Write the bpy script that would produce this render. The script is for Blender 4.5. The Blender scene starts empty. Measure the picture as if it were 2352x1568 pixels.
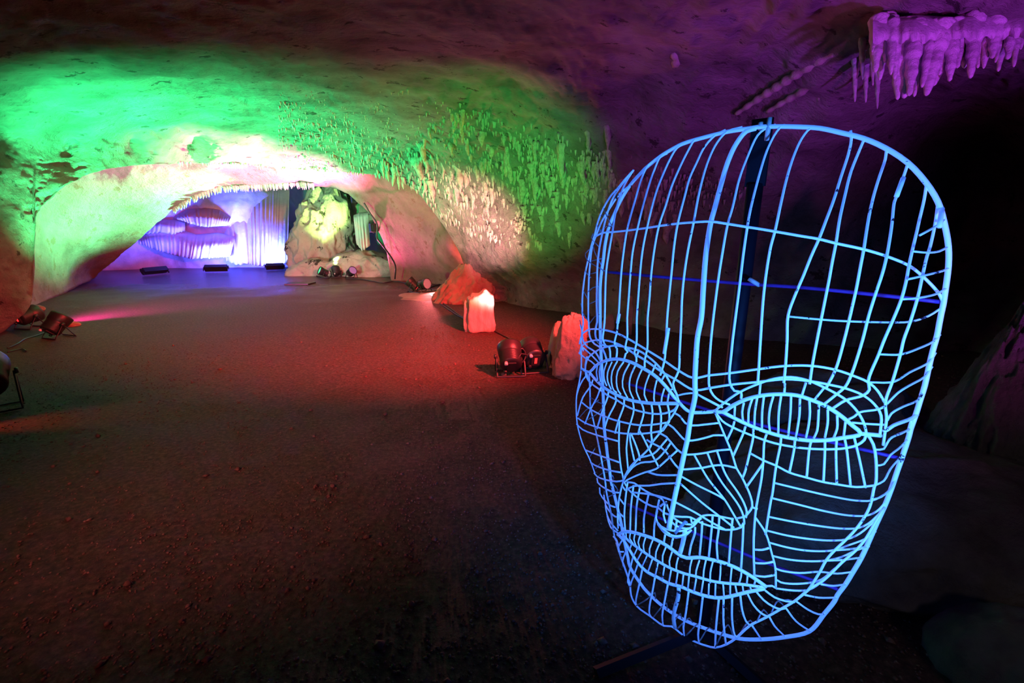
import bpy, bmesh, math, random
import numpy as np
from mathutils import Vector, Matrix

random.seed(7)
rng = np.random.default_rng(7)
SC = bpy.context.scene
COL = SC.collection

# ------------------------------------------------------------------ camera
F, CX, CY = 1045.0, 1176.0, 784.0
CAMZ = 1.4
PITCH = math.radians(13.8)
CP, SP = math.cos(PITCH), math.sin(PITCH)
cam = bpy.data.cameras.new('camera'); camo = bpy.data.objects.new('camera', cam); COL.objects.link(camo)
camo.location = (0, 0, CAMZ); camo.rotation_euler = (math.pi/2 - PITCH, 0, 0)
cam.sensor_width = 36.0; cam.lens = F/2352.0*36.0; cam.clip_start = 0.02; cam.clip_end = 200
SC.camera = camo

# ------------------------------------------------------------------ world / exposure
w = bpy.data.worlds.new('cave_dark'); SC.world = w; w.use_nodes = True
w.node_tree.nodes['Background'].inputs[0].default_value = (0.10, 0.09, 0.11, 1)
w.node_tree.nodes['Background'].inputs[1].default_value = 0.012
vs = SC.view_settings
vs.view_transform = 'Standard'; vs.look = 'None'; vs.exposure = 0.0; vs.gamma = 1.0; vs.use_curve_mapping = False
SC.cycles.max_bounces = 5; SC.cycles.diffuse_bounces = 3; SC.cycles.glossy_bounces = 2
SC.cycles.sample_clamp_indirect = 4.0
SC.cycles.use_denoising = True

# ------------------------------------------------------------------ helpers: view rays
def dirv(px, py):
    a = (px-CX)/F; b = (CY-py)/F
    return np.array([a, CP + b*SP, -SP + b*CP])
def at(px, py, d):
    return np.array([0, 0, CAMZ]) + dirv(px, py)*d
def ground(px, py, z=0.0):
    v = dirv(px, py)
    return np.array([0, 0, CAMZ]) + v*((z-CAMZ)/v[2])
def gdepth(px, py):
    return -CAMZ/dirv(px, py)[2]

# ------------------------------------------------------------------ helpers: noise
def _h(i, j, k, s):
    n = (i*374761393 + j*668265263 + k*2147483647 + s*974711) & 0xffffffff
    n = ((n ^ (n >> 13))*1274126177) & 0xffffffff
    n = ((n ^ (n >> 16))*2246822519) & 0xffffffff
    return ((n ^ (n >> 15)) & 0xffffff)/float(0xffffff)*2-1
def vnoise(P, s=0):
    P = np.asarray(P, float); I = np.floor(P).astype(np.int64); f = P-I; f = f*f*f*(f*(f*6-15)+10)
    r = 0
    for a in (0, 1):
        wa = f[:, 0] if a else 1-f[:, 0]
        for b in (0, 1):
            wb = f[:, 1] if b else 1-f[:, 1]
            for c in (0, 1):
                wc = f[:, 2] if c else 1-f[:, 2]
                r = r + wa*wb*wc*_h(I[:, 0]+a, I[:, 1]+b, I[:, 2]+c, s)
    return r
def fbm(P, scale, octv=4, s=0, rough=0.5):
    P = np.asarray(P, float)*scale; r = 0; a = 1.0; t = 0
    for o in range(octv):
        r = r + a*vnoise(P*(2.03**o)+o*17.3, s+o); t += a; a *= rough
    return r/t
def ridged(P, scale, octv=4, s=0):
    P = np.asarray(P, float)*scale; r = 0; a = 1.0; t = 0
    for o in range(octv):
        r = r + a*(1-2*np.abs(vnoise(P*(2.03**o)+o*11.7, s+o))); t += a; a *= 0.5
    return r/t
def sstep(a, b, x):
    t = np.clip((np.asarray(x, float)-a)/(b-a), 0, 1); return t*t*(3-2*t)

# ------------------------------------------------------------------ helpers: objects
def tag(o, label=None, cat=None, group=None, kind=None):
    if label: o['label'] = label
    if cat: o['category'] = cat
    if group: o['group'] = group
    if kind: o['kind'] = kind
    return o
def empty(name, loc=(0, 0, 0)):
    o = bpy.data.objects.new(name, None); o.empty_display_size = 0.05; COL.objects.link(o); o.location = loc
    return o
def link(name, me, mat=None, parent=None, smooth=True):
    if mat is not None and not me.materials: me.materials.append(mat)
    if smooth and len(me.polygons): me.polygons.foreach_set('use_smooth', [True]*len(me.polygons))
    o = bpy.data.objects.new(name, me); COL.objects.link(o)
    if parent is not None:
        o.parent = parent
        o.matrix_parent_inverse = Matrix.Translation(-Vector(parent.location)) if parent.parent is None and parent.type == 'EMPTY' else Matrix.Identity(4)
    return o
def mesh(name, V, Fc):
    me = bpy.data.meshes.new(name); me.from_pydata([tuple(v) for v in V], [], [tuple(f) for f in Fc]); me.update()
    return me
def grid_mesh(name, G, wrap=False):
    r, c, _ = G.shape
    V = G.reshape(-1, 3)
    idx = np.arange(r*c).reshape(r, c)
    a = idx[:-1, :-1].ravel(); b = idx[:-1, 1:].ravel(); d = idx[1:, :-1].ravel(); e = idx[1:, 1:].ravel()
    Q = np.stack([a, b, e, d], 1)
    if wrap:
        Q = np.concatenate([Q, np.stack([idx[:-1, -1], idx[:-1, 0], idx[1:, 0], idx[1:, -1]], 1)])
    me = bpy.data.meshes.new(name)
    me.vertices.add(len(V)); me.vertices.foreach_set('co', V.ravel())
    me.loops.add(len(Q)*4); me.loops.foreach_set('vertex_index', Q.ravel().astype(np.int32))
    me.polygons.add(len(Q)); me.polygons.foreach_set('loop_start', np.arange(0, len(Q)*4, 4, dtype=np.int32))
    me.polygons.foreach_set('loop_total', np.full(len(Q), 4, np.int32))
    me.update(calc_edges=True)
    return me
def grid_normals(G):
    du = np.gradient(G, axis=1); dv = np.gradient(G, axis=0)
    n = np.cross(du, dv); n /= np.linalg.norm(n, axis=2, keepdims=True)+1e-9
    return n
def catmull(P, step):
    P = np.asarray(P, float)
    if len(P) == 2:
        n = max(1, int(np.linalg.norm(P[1]-P[0])/step)); return np.array([P[0]+(P[1]-P[0])*t for t in np.linspace(0, 1, n+1)])
    Q = np.vstack([2*P[0]-P[1], P, 2*P[-1]-P[-2]]); out = []
    for i in range(1, len(Q)-2):
        p0, p1, p2, p3 = Q[i-1], Q[i], Q[i+1], Q[i+2]
        n = max(1, int(np.ceil(np.linalg.norm(p2-p1)/step)))
        # centripetal parametrisation keeps uneven points smooth
        t1 = max(np.linalg.norm(p1-p0), 1e-6)**.5; t2 = t1+max(np.linalg.norm(p2-p1), 1e-6)**.5; t3 = t2+max(np.linalg.norm(p3-p2), 1e-6)**.5
        for k in range(n):
            t = t1+(t2-t1)*k/n
            A1 = (t1-t)/t1*p0+t/t1*p1; A2 = (t2-t)/(t2-t1)*p1+(t-t1)/(t2-t1)*p2; A3 = (t3-t)/(t3-t2)*p2+(t-t2)/(t3-t2)*p3
            B1 = (t2-t)/t2*A1+t/t2*A2; B2 = (t3-t)/(t3-t1)*A2+(t-t1)/(t3-t1)*A3
            out.append((t2-t)/(t2-t1)*B1+(t-t1)/(t2-t1)*B2)
    out.append(P[-1]); return np.array(out)
def tube_data(P, r, sides=6, closed=False, flat=1.0):
    P = np.asarray(P, float); n = len(P)
    R = np.full(n, r) if np.isscalar(r) else np.asarray(r, float)
    T = np.gradient(P, axis=0)
    if closed: T = np.roll(P, -1, 0)-np.roll(P, 1, 0)
    T /= np.linalg.norm(T, axis=1, keepdims=True)+1e-12
    up = np.array([0, 0, 1.]) if abs(T[0, 2]) < .9 else np.array([1., 0, 0])
    N = np.cross(T[0], up); N /= np.linalg.norm(N)
    V = []; Fc = []
    for i in range(n):
        N = N-T[i]*np.dot(N, T[i]); N /= np.linalg.norm(N)+1e-12
        B = np.cross(T[i], N)
        for k in range(sides):
            a = 2*math.pi*k/sides
            V.append(P[i]+R[i]*(math.cos(a)*N+math.sin(a)*B*flat))
    m = n if closed else n-1
    for i in range(m):
        j = (i+1) % n
        for k in range(sides):
            k2 = (k+1) % sides
            Fc.append((i*sides+k, i*sides+k2, j*sides+k2, j*sides+k))
    if not closed:
        Fc.append(tuple(range(sides-1, -1, -1))); Fc.append(tuple(range((n-1)*sides, n*sides)))
    return V, Fc
def tube(name, P, r, mat, parent=None, sides=6, closed=False, flat=1.0):
    V, Fc = tube_data(P, r, sides, closed, flat)
    return link(name, mesh(name, V, Fc), mat, parent)
def lathe(prof, seg=20):
    V = []; Fc = []
    n = len(prof)
    for r, z in prof:
        for k in range(seg):
            a = 2*math.pi*k/seg; V.append((r*math.cos(a), r*math.sin(a), z))
    for i in range(n-1):
        for k in range(seg):
            k2 = (k+1) % seg
            Fc.append((i*seg+k, i*seg+k2, (i+1)*seg+k2, (i+1)*seg+k))
    Fc.append(tuple(range(seg-1, -1, -1))); Fc.append(tuple(range((n-1)*seg, n*seg)))
    return V, Fc
def box_data(c, s):
    x, y, z = c; a, b, d = s[0]/2, s[1]/2, s[2]/2
    V = [(x+i*a, y+j*b, z+k*d) for i in (-1, 1) for j in (-1, 1) for k in (-1, 1)]
    Fc = [(0, 1, 3, 2), (4, 6, 7, 5), (0, 4, 5, 1), (2, 3, 7, 6), (0, 2, 6, 4), (1, 5, 7, 3)]
    return V, Fc
def merge(*parts):
    V = []; Fc = []
    for v, f in parts:
        o = len(V); V += [tuple(p) for p in v]; Fc += [tuple(i+o for i in q) for q in f]
    return V, Fc

# ------------------------------------------------------------------ materials
def mat_new(name):
    m = bpy.data.materials.new(name); m.use_nodes = True
    nt = m.node_tree; return m, nt, nt.nodes['Principled BSDF']
def nd(nt, t, **kw):
    n = nt.nodes.new(t)
    for k, v in kw.items():
        if k.startswith('i_'):
            n.inputs[k[2:].replace('_', ' ')].default_value = v
        else: setattr(n, k, v)
    return n
def rock_mat(name, c1, c2, c3, scale=3.0, bump=0.5, rough=0.85, stretch=(1, 1, 1), spots=0.0, spot_col=(0.03, 0.03, 0.03), spot_scale=9.0, bscale=30.0, spec=0.3, bdist=0.06):
    m, nt, b = mat_new(name); L = nt.links.new
    tc = nd(nt, 'ShaderNodeTexCoord'); mp = nd(nt, 'ShaderNodeMapping'); mp.inputs['Scale'].default_value = stretch
    L(tc.outputs['Object'], mp.inputs['Vector'])
    n1 = nd(nt, 'ShaderNodeTexNoise', i_Scale=scale, i_Detail=8.0, i_Roughness=0.62); L(mp.outputs[0], n1.inputs['Vector'])
    cr = nd(nt, 'ShaderNodeValToRGB'); L(n1.outputs['Fac'], cr.inputs[0])
    e = cr.color_ramp.elements; e[0].position = 0.30; e[0].color = (*c1, 1); e[1].position = 0.72; e[1].color = (*c3, 1)
    x = e.new(0.5); x.color = (*c2, 1)
    col = cr.outputs[0]
    if spots > 0:
        n3 = nd(nt, 'ShaderNodeTexNoise', i_Scale=spot_scale, i_Detail=5.0, i_Roughness=0.7); L(mp.outputs[0], n3.inputs['Vector'])
        r3 = nd(nt, 'ShaderNodeValToRGB'); L(n3.outputs['Fac'], r3.inputs[0])
        r3.color_ramp.elements[0].position = 0.62-spots*0.2; r3.color_ramp.elements[0].color = (0, 0, 0, 1)
        r3.color_ramp.elements[1].position = 0.65-spots*0.2; r3.color_ramp.elements[1].color = (1, 1, 1, 1)
        mx = nd(nt, 'ShaderNodeMix', data_type='RGBA'); L(r3.outputs[0], mx.inputs[0]); L(col, mx.inputs[6]); mx.inputs[7].default_value = (*spot_col, 1)
        col = mx.outputs[2]
    L(col, b.inputs['Base Color']); b.inputs['Roughness'].default_value = rough
    b.inputs['Specular IOR Level'].default_value = spec
    n2 = nd(nt, 'ShaderNodeTexNoise', i_Scale=bscale, i_Detail=10.0, i_Roughness=0.7); L(mp.outputs[0], n2.inputs['Vector'])
    bp = nd(nt, 'ShaderNodeBump', i_Strength=bump, i_Distance=bdist); L(n2.outputs['Fac'], bp.inputs['Height']); L(bp.outputs[0], b.inputs['Normal'])
    return m
M = {}
M['ceiling'] = rock_mat('limestone_ceiling', (.16, .14, .125), (.30, .27, .245), (.44, .41, .38), 2.2, 1.0, spots=0.06, spot_col=(.10, .085, .075), spot_scale=6.0, bscale=9, stretch=(.6, 1.3, 1), bdist=.16)
M['vault'] = rock_mat('pale_vault', (.20, .155, .13), (.30, .25, .22), (.40, .35, .31), 1.3, 0.9, spots=0.12, spot_col=(.25, .17, .12), spot_scale=3.0, bscale=12)
M['back'] = rock_mat('white_flowstone', (.45, .45, .47), (.62, .62, .62), (.78, .78, .76), 1.5, 0.5, bscale=9)
M['boulder'] = rock_mat('grey_boulder', (.28, .26, .22), (.46, .43, .37), (.60, .57, .50), 1.2, 0.9, spots=0.15, spot_col=(.05, .045, .04), spot_scale=2.2, bscale=7)
M['stal'] = rock_mat('stalactite_stone', (.26, .22, .19), (.42, .37, .32), (.55, .50, .45), 6, 0.5, bscale=40)
M['drip'] = rock_mat('wet_dripstone', (.42, .38, .40), (.62, .58, .60), (.75, .72, .73), 8, 0.55, rough=0.28, bscale=35, spec=0.6)
M['dark_rock'] = rock_mat('dark_rock', (.10, .085, .075), (.18, .155, .14), (.28, .25, .23), 5, 0.9, bscale=30)
M['slab'] = rock_mat('tan_slab', (.20, .15, .11), (.33, .26, .20), (.42, .35, .28), 4, 0.6, bscale=22)
M['stump'] = rock_mat('cut_stone', (.34, .25, .22), (.46, .36, .33), (.58, .48, .44), 5, 0.5, stretch=(2.5, 2.5, .5), bscale=22)
M['mound'] = rock_mat('clay_mound', (.22, .12, .09), (.32, .19, .15), (.42, .27, .22), 3, 0.5, bscale=20)
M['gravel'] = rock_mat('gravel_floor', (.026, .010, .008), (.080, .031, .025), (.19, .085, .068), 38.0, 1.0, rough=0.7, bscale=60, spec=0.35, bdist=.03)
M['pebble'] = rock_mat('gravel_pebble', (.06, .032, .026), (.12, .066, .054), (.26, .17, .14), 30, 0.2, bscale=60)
def plain(name, c, rough=0.5, metal=0.0, emit=None, es=0.0, spec=0.5):
    m, nt, b = mat_new(name); b.inputs['Base Color'].default_value = (*c, 1); b.inputs['Roughness'].default_value = rough; b.inputs['Metallic'].default_value = metal
    b.inputs['Specular IOR Level'].default_value = spec
    if emit: b.inputs['Emission Color'].default_value = (*emit, 1); b.inputs['Emission Strength'].default_value = es
    n = nd(nt, 'ShaderNodeTexNoise', i_Scale=60.0, i_Detail=3.0); bp = nd(nt, 'ShaderNodeBump', i_Strength=0.08, i_Distance=0.01)
    nt.links.new(n.outputs['Fac'], bp.inputs['Height']); nt.links.new(bp.outputs[0], b.inputs['Normal'])
    return m
M['black'] = plain('black_lamp_metal', (.018, .018, .02), .42)
M['cable'] = plain('black_rubber_cable', (.02, .02, .024), .45)
M['steel'] = plain('painted_dark_post', (.004, .003, .009), .6, spec=.2)
M['bar'] = plain('violet_crossbar', (.10, .02, .26), .5)
M['bolt'] = plain('bright_bolt', (.6, .6, .62), .35)
M['tag'] = plain('pale_sticker', (.45, .45, .42), .6)
M['red_led'] = plain('red_display', (.1, 0, 0), .4, emit=(1, .02, .02), es=2.5)
M['patch'] = plain('dark_patch', (.02, .018, .018), .35)
def lens_mat(name, c, s): return plain(name, (.05, .05, .05), .2, emit=c, es=s)
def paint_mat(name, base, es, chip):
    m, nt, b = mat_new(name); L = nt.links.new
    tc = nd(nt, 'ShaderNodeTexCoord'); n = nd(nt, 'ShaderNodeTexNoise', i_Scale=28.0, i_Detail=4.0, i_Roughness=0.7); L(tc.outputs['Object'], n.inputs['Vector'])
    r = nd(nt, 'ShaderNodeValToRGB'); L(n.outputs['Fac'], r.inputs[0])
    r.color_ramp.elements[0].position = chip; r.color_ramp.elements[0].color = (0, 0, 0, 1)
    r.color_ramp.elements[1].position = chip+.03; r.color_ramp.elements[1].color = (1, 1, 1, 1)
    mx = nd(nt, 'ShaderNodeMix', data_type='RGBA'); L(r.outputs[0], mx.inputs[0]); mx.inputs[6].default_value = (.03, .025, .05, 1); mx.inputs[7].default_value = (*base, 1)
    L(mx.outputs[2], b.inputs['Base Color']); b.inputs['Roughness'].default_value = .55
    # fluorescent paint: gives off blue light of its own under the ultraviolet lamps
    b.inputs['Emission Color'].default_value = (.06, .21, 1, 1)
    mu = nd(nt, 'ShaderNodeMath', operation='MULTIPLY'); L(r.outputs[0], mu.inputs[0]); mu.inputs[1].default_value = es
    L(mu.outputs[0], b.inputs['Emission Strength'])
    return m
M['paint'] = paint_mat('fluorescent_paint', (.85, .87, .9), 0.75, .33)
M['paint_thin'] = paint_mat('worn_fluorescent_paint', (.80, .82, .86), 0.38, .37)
M['wire_bare'] = paint_mat('bare_tie_wire', (.30, .30, .36), 0.06, .34)

# ------------------------------------------------------------------ lights
def spot(name, loc, target, col, watt, size=60, blend=0.8, rad=0.06, parent=None):
    l = bpy.data.lights.new(name, 'SPOT'); l.energy = watt; l.color = col; l.spot_size = math.radians(size); l.spot_blend = blend; l.shadow_soft_size = rad
    o = bpy.data.objects.new(name, l); COL.objects.link(o)
    o.location = loc; o.rotation_euler = (Vector(target)-Vector(loc)).to_track_quat('-Z', 'Y').to_euler()
    if parent: o.parent = parent; o.matrix_parent_inverse = Matrix.Translation(-Vector(parent.location))
    return o
# unseen lamps out of frame, some of them fills added to brighten floor and rocks
spot('ultraviolet_lamp', (0.60, 0.06, 1.05), (0.60, 1.15, 1.0), (.05, .255, 1.0), 130, 84, .6, .05)
spot('violet_lamp', (2.6, -0.6, 0.25), at(2090, 10, 3.0), (.45, .05, 1.0), 900, 46, 1.0, .08)
spot('floor_fill', (-2.4, -.8, 2.3), (-1.0, 4.7, 0), (1.0, .24, .20), 700, 58, 1.0, .2)  # added fill that lifts the foreground floor, no real lamp behind it
spot('red_floor_fill', (2.0, 2.5, 2.65), tuple(ground(760, 735)), (1.0, .05, .05), 7600, 60, 1.0, .1)  # added unseen spot that reddens the middle of the floor
spot('rock_fill', (2.0, -1.6, 1.9), (2.0, 2.2, .2), (1.0, .80, .74), 26, 62, 1.0, .2)  # added dim fill for the dark rocks at the lower right
spot('magenta_lamp', (1.6, -1.0, 0.3), at(1680, 120, 4.6), (.75, .05, .60), 360, 50, 1.0, .08)

# ================================================================== CAVE SHELL
class Depth:
    """smooth inverse-depth field through surveyed points (px, py, distance)"""
    def __init__(s, pts, smooth=1e-4):
        P = np.array(pts, float); s.X = P[:, :2]/1000.0; v = 1.0/P[:, 2]; n = len(P)
        r = np.linalg.norm(s.X[:, None]-s.X[None], axis=2)
        K = s.k(r)+np.eye(n)*smooth; A = np.hstack([np.ones((n, 1)), s.X])
        S = np.block([[K, A], [A.T, np.zeros((3, 3))]])
        s.c = np.linalg.solve(S, np.concatenate([v, np.zeros(3)])); s.n = n
    def k(s, r): return r**3*0.15 + r
    def __call__(s, px, py):
        px = np.asarray(px, float); sh = px.shape; X = np.stack([px.ravel(), np.asarray(py, float).ravel()], 1)/1000.0
        out = np.empty(len(X))
        for i in range(0, len(X), 20000):
            x = X[i:i+20000]; r = np.linalg.norm(x[:, None]-s.X[None], axis=2)
            out[i:i+20000] = s.k(r)@s.c[:s.n] + s.c[s.n] + x@s.c[s.n+1:]
        return 1.0/np.clip(out, 1/30., 1/0.6).reshape(sh)
def unproj(px, py, d):
    a = (px-CX)/F; b = (CY-py)/F
    return np.stack([a*d, (CP+b*SP)*d, CAMZ+(-SP+b*CP)*d], -1)
def cols(segs):
    out = []
    for a, b, n in segs: out += list(np.linspace(a, b, n, endpoint=False))
    out.append(segs[-1][1]); return np.array(out)

# ---- main hall: ceiling, left pillar and right wall are one continuous rock surface ending in the first arch
A_PTS = [(-1000, -1000, 1.5), (0, -1000, 1.5), (1176, -1000, 1.5), (2352, -1000, 1.4), (3300, -1000, 1.4),
 (-1000, -400, 2.4), (0, -400, 2.45), (1176, -400, 2.45), (2352, -400, 2.0), (3300, -400, 1.8),
 (-1000, 0, 3.4), (0, 0, 3.75), (600, 0, 3.9), (1176, 0, 3.9), (1700, 0, 3.55), (2000, 0, 3.2), (2352, 0, 2.8), (3300, 0, 2.2),
 (0, 200, 5.2), (300, 200, 5.6), (600, 200, 5.9), (900, 200, 5.9), (1176, 200, 5.6), (1450, 200, 5.2), (1700, 200, 4.7), (2000, 200, 4.1), (2352, 200, 4.2),
 (-1000, 250, 4.4), (-1000, 600, 4.6), (-1000, 1000, 4.4), (-400, 300, 5.2), (-400, 700, 5.4), (-400, 900, 5.3),
 (0, 300, 6.3), (0, 400, 6.1), (0, 550, 6.0), (0, 700, 6.2), (60, 720, 6.35), (75, 600, 6.4), (85, 490, 6.5), (0, 775, 6.3),
 (150, 330, 7.0), (150, 430, 6.8), (240, 385, 7.2), (350, 378, 7.8), (300, 320, 7.6), (480, 376, 8.4), (450, 320, 8.2), (600, 380, 8.9), (700, 385, 9.1), (820, 395, 9.1), (920, 412, 8.9),
 (600, 320, 8.2), (800, 320, 8.1), (950, 340, 7.9), (1000, 490, 8.8), (1045, 560, 8.9), (1075, 620, 9.0), (1100, 700, 8.8),
 (1000, 420, 8.3), (1100, 500, 8.1), (1100, 560, 8.5), (1200, 600, 7.7), (1140, 575, 8.0), (1200, 650, 8.3), (1150, 680, 9.2), (1200, 710, 8.5), (1130, 640, 8.9), (1330, 640, 7.6), (1330, 720, 7.8),
 (1200, 450, 7.4), (1100, 350, 7.2), (1300, 550, 7.1), (1300, 350, 6.2), (1400, 450, 6.3), (1450, 600, 6.8), (1450, 740, 7.0), (1330, 800, 7.6),
 (1600, 500, 6.2), (1600, 320, 5.3), (1800, 300, 4.8), (1800, 600, 6.0), (2000, 300, 4.7), (1600, 740, 6.4), (1600, 900, 6.0), (2000, 700, 5.9), (2000, 1000, 5.4),
 (2150, 330, 5.6), (2300, 330, 5.6), (2200, 600, 6.2), (2352, 700, 5.6), (2352, 1000, 5.0), (3300, 400, 3.6), (3300, 1000, 3.6), (1150, 760, 8.6)]
DA = Depth(A_PTS)
LA_X = [-1000, -400, -60, 0, 30, 55, 68, 74, 78, 81, 85, 92, 105, 125, 150, 190, 240, 300, 350, 420, 480, 600, 700, 820, 880, 920, 960, 1000, 1025, 1045, 1060, 1068, 1076, 1085, 1100, 1200, 1400, 1600, 2000, 3300]
LA_Y = [1010, 900, 800, 768, 740, 722, 706, 690, 560, 505, 490, 478, 463, 446, 428, 405, 388, 381, 377, 375, 376, 380, 386, 397, 404, 411, 442, 492, 527, 560, 590, 612, 640, 690, 740, 760, 810, 900, 1050, 1100]
ca = cols([(-1000, -60, 40), (-60, 60, 30), (60, 110, 40), (110, 480, 75), (480, 900, 80), (900, 1110, 60), (1110, 1420, 75), (1420, 2400, 150), (2400, 3300, 30)])
low = np.interp(ca, LA_X, LA_Y)
va = np.concatenate([np.linspace(0, .40, 36, endpoint=False), np.linspace(.40, .55, 70, endpoint=False), np.linspace(.55, 1, 150)])
PXA = np.repeat(ca[None], len(va), 0); PYA = np.where(va[:, None] < .55, -1000+1300*(va[:, None]/.55), 300+(low[None]-300)*((va[:, None]-.55)/.45))
DDA = DA(PXA, PYA)
GA = unproj(PXA, PYA, DDA)
# the arch has thickness: carry the edge back into the rock
back = []
for k, (dd, dy) in enumerate([(1.03, -2), (1.09, -8), (1.16, -22), (1.22, -60)]):
    back.append(unproj(PXA[-1], PYA[-1]+dy, DDA[-1]*dd))
GA = np.concatenate([GA, np.stack(back)]); 
PXX = np.concatenate([PXA, np.repeat(PXA[-1:], 4, 0)]); PYX = np.concatenate([PYA, np.repeat(PYA[-1:], 4, 0)])
NA = grid_normals(GA)
toc = np.array([0, 0, CAMZ])-GA; sg = np.sign((NA*toc).sum(2, keepdims=True)); sg[sg == 0] = 1; NA = NA*sg
Pf = GA.reshape(-1, 3); px_, py_ = PXX.ravel(), PYX.ravel()
# smooth sculpting on the left, knobbly popcorn on the right, flowing ribs towards the violet corner
knob = sstep(820, 1150, px_)*sstep(180, 300, py_)*(1-sstep(1550, 1900, px_))
flow = sstep(1350, 1650, px_)
lft = 1-sstep(60, 400, px_)
disp = 0.10*fbm(Pf, .55, 3, 1)+0.045*fbm(Pf, 2.6, 4, 5)+0.02*fbm(Pf, 9, 3, 9)
disp += knob*(0.05*np.maximum(0, fbm(Pf*np.array([1, 1, .6]), 5.5, 2, 21))+0.02*fbm(Pf, 14, 2, 23))
q = px_*0.75+py_*0.62                      # ribs hang along this slant
rib = ridged(np.stack([q/95., (px_*.62-py_*.75)/520., 0*q], 1), 1.0, 3, 31)
rib2 = ridged(np.stack([q/38., (px_*.62-py_*.75)/240., 0*q+5], 1), 1.0, 2, 37)
disp += flow*(0.085*rib+0.022*rib2+0.04*fbm(Pf, 3.5, 3, 35))
pit = np.maximum(0, fbm(Pf*np.array([1, .6, 1]), 6.0, 3, 41)-.25)*sstep(120, 260, py_)*(1-knob)*(1-flow)
disp -= 0.13*pit
edge = np.concatenate([np.tile(sstep(1.0, .985, va)[:, None], (1, len(ca))), np.zeros((4, len(ca)))]).ravel()
disp *= 0.35+0.65*edge
GA2 = (Pf+NA.reshape(-1, 3)*disp[:, None]).reshape(GA.shape)
ceiling = link('ceiling', grid_mesh('ceiling', GA2), M['ceiling'])
tag(ceiling, 'rough limestone cave ceiling curving down into the side walls and first arch', 'ceiling', kind='structure')

# ---- second vault behind the first arch
B_PTS = [(-300, 200, 8), (200, 250, 9.6), (700, 250, 9.6), (1250, 250, 9.5), (-300, 800, 6.9), (0, 760, 7.4), (0, 500, 8.3),
 (70, 705, 8.5), (70, 600, 8.9), (100, 480, 9.3), (200, 420, 9.8), (300, 390, 10.0), (480, 380, 10.0), (700, 392, 9.9), (900, 420, 9.9),
 (140, 670, 10.2), (210, 637, 12.8), (200, 560, 10.6), (260, 598, 12.3), (300, 560, 11.9), (400, 480, 11.5), (350, 450, 10.7), (500, 432, 11.3), (600, 426, 11.3), (690, 423, 11.3), (760, 428, 11.4),
 (850, 485, 11.8), (895, 600, 12.8), (905, 645, 13.0), (870, 440, 10.8), (950, 560, 11.6), (1000, 500, 10.4), (1045, 560, 10.0), (1045, 645, 11.5), (980, 645, 12.6), (1250, 600, 9.6), (1250, 680, 9.6)]
DB = Depth(B_PTS)
LB_X = [-300, 0, 70, 140, 210, 260, 300, 350, 400, 450, 500, 600, 690, 760, 800, 830, 850, 880, 895, 903, 930, 1000, 1250]
LB_Y = [860, 765, 708, 672, 640, 597, 560, 520, 480, 451, 433, 427, 423, 428, 445, 468, 488, 550, 600, 648, 665, 672, 700]
cb = cols([(-300, 0, 12), (0, 520, 130), (520, 820, 75), (820, 910, 45), (910, 1250, 60)])
lowb = np.interp(cb, LB_X, LB_Y); vb = np.linspace(0, 1, 110)
PXB = np.repeat(cb[None], len(vb), 0); PYB = 250+(lowb[None]-250)*vb[:, None]
DDB = DB(PXB, PYB)
GB = unproj(PXB, PYB, DDB)
GB = np.concatenate([GB, np.stack([unproj(PXB[-1], PYB[-1]+dy, DDB[-1]*dd) for dd, dy in ((1.02, -1), (1.06, -6), (1.12, -20), (1.2, -60))])])
NB = grid_normals(GB); sg = np.sign((NB*(np.array([0, 0, CAMZ])-GB)).sum(2, keepdims=True)); sg[sg == 0] = 1; NB *= sg
Pb = GB.reshape(-1, 3); pxb = np.concatenate([PXB, np.repeat(PXB[-1:], 4, 0)]).ravel()
db = 0.08*fbm(Pb, .6, 3, 51)+0.04*fbm(Pb, 2.0, 4, 55)+0.012*fbm(Pb, 8, 3, 57)
GB2 = (Pb+NB.reshape(-1, 3)*db[:, None]).reshape(GB.shape)
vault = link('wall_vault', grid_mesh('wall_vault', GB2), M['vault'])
tag(vault, 'smooth pale vault wall behind the first arch, swept down to the floor', 'wall', kind='structure')

# the right half of the vault is tinted a duller red
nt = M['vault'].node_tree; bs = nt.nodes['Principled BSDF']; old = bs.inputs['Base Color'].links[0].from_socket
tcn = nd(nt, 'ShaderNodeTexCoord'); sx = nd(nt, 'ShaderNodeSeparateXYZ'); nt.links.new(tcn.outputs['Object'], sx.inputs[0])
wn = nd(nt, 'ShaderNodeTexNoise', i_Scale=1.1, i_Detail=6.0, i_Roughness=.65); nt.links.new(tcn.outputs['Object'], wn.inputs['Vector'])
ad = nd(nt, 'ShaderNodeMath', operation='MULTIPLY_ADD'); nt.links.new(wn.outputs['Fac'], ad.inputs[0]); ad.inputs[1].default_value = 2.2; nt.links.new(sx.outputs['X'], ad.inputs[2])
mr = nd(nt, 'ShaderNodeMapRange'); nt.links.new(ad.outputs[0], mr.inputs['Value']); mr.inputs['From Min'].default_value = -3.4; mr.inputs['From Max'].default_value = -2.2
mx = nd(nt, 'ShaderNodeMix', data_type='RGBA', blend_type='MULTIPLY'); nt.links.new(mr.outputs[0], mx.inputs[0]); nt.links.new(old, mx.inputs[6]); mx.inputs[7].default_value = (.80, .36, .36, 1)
nt.links.new(mx.outputs[2], bs.inputs['Base Color'])

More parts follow.
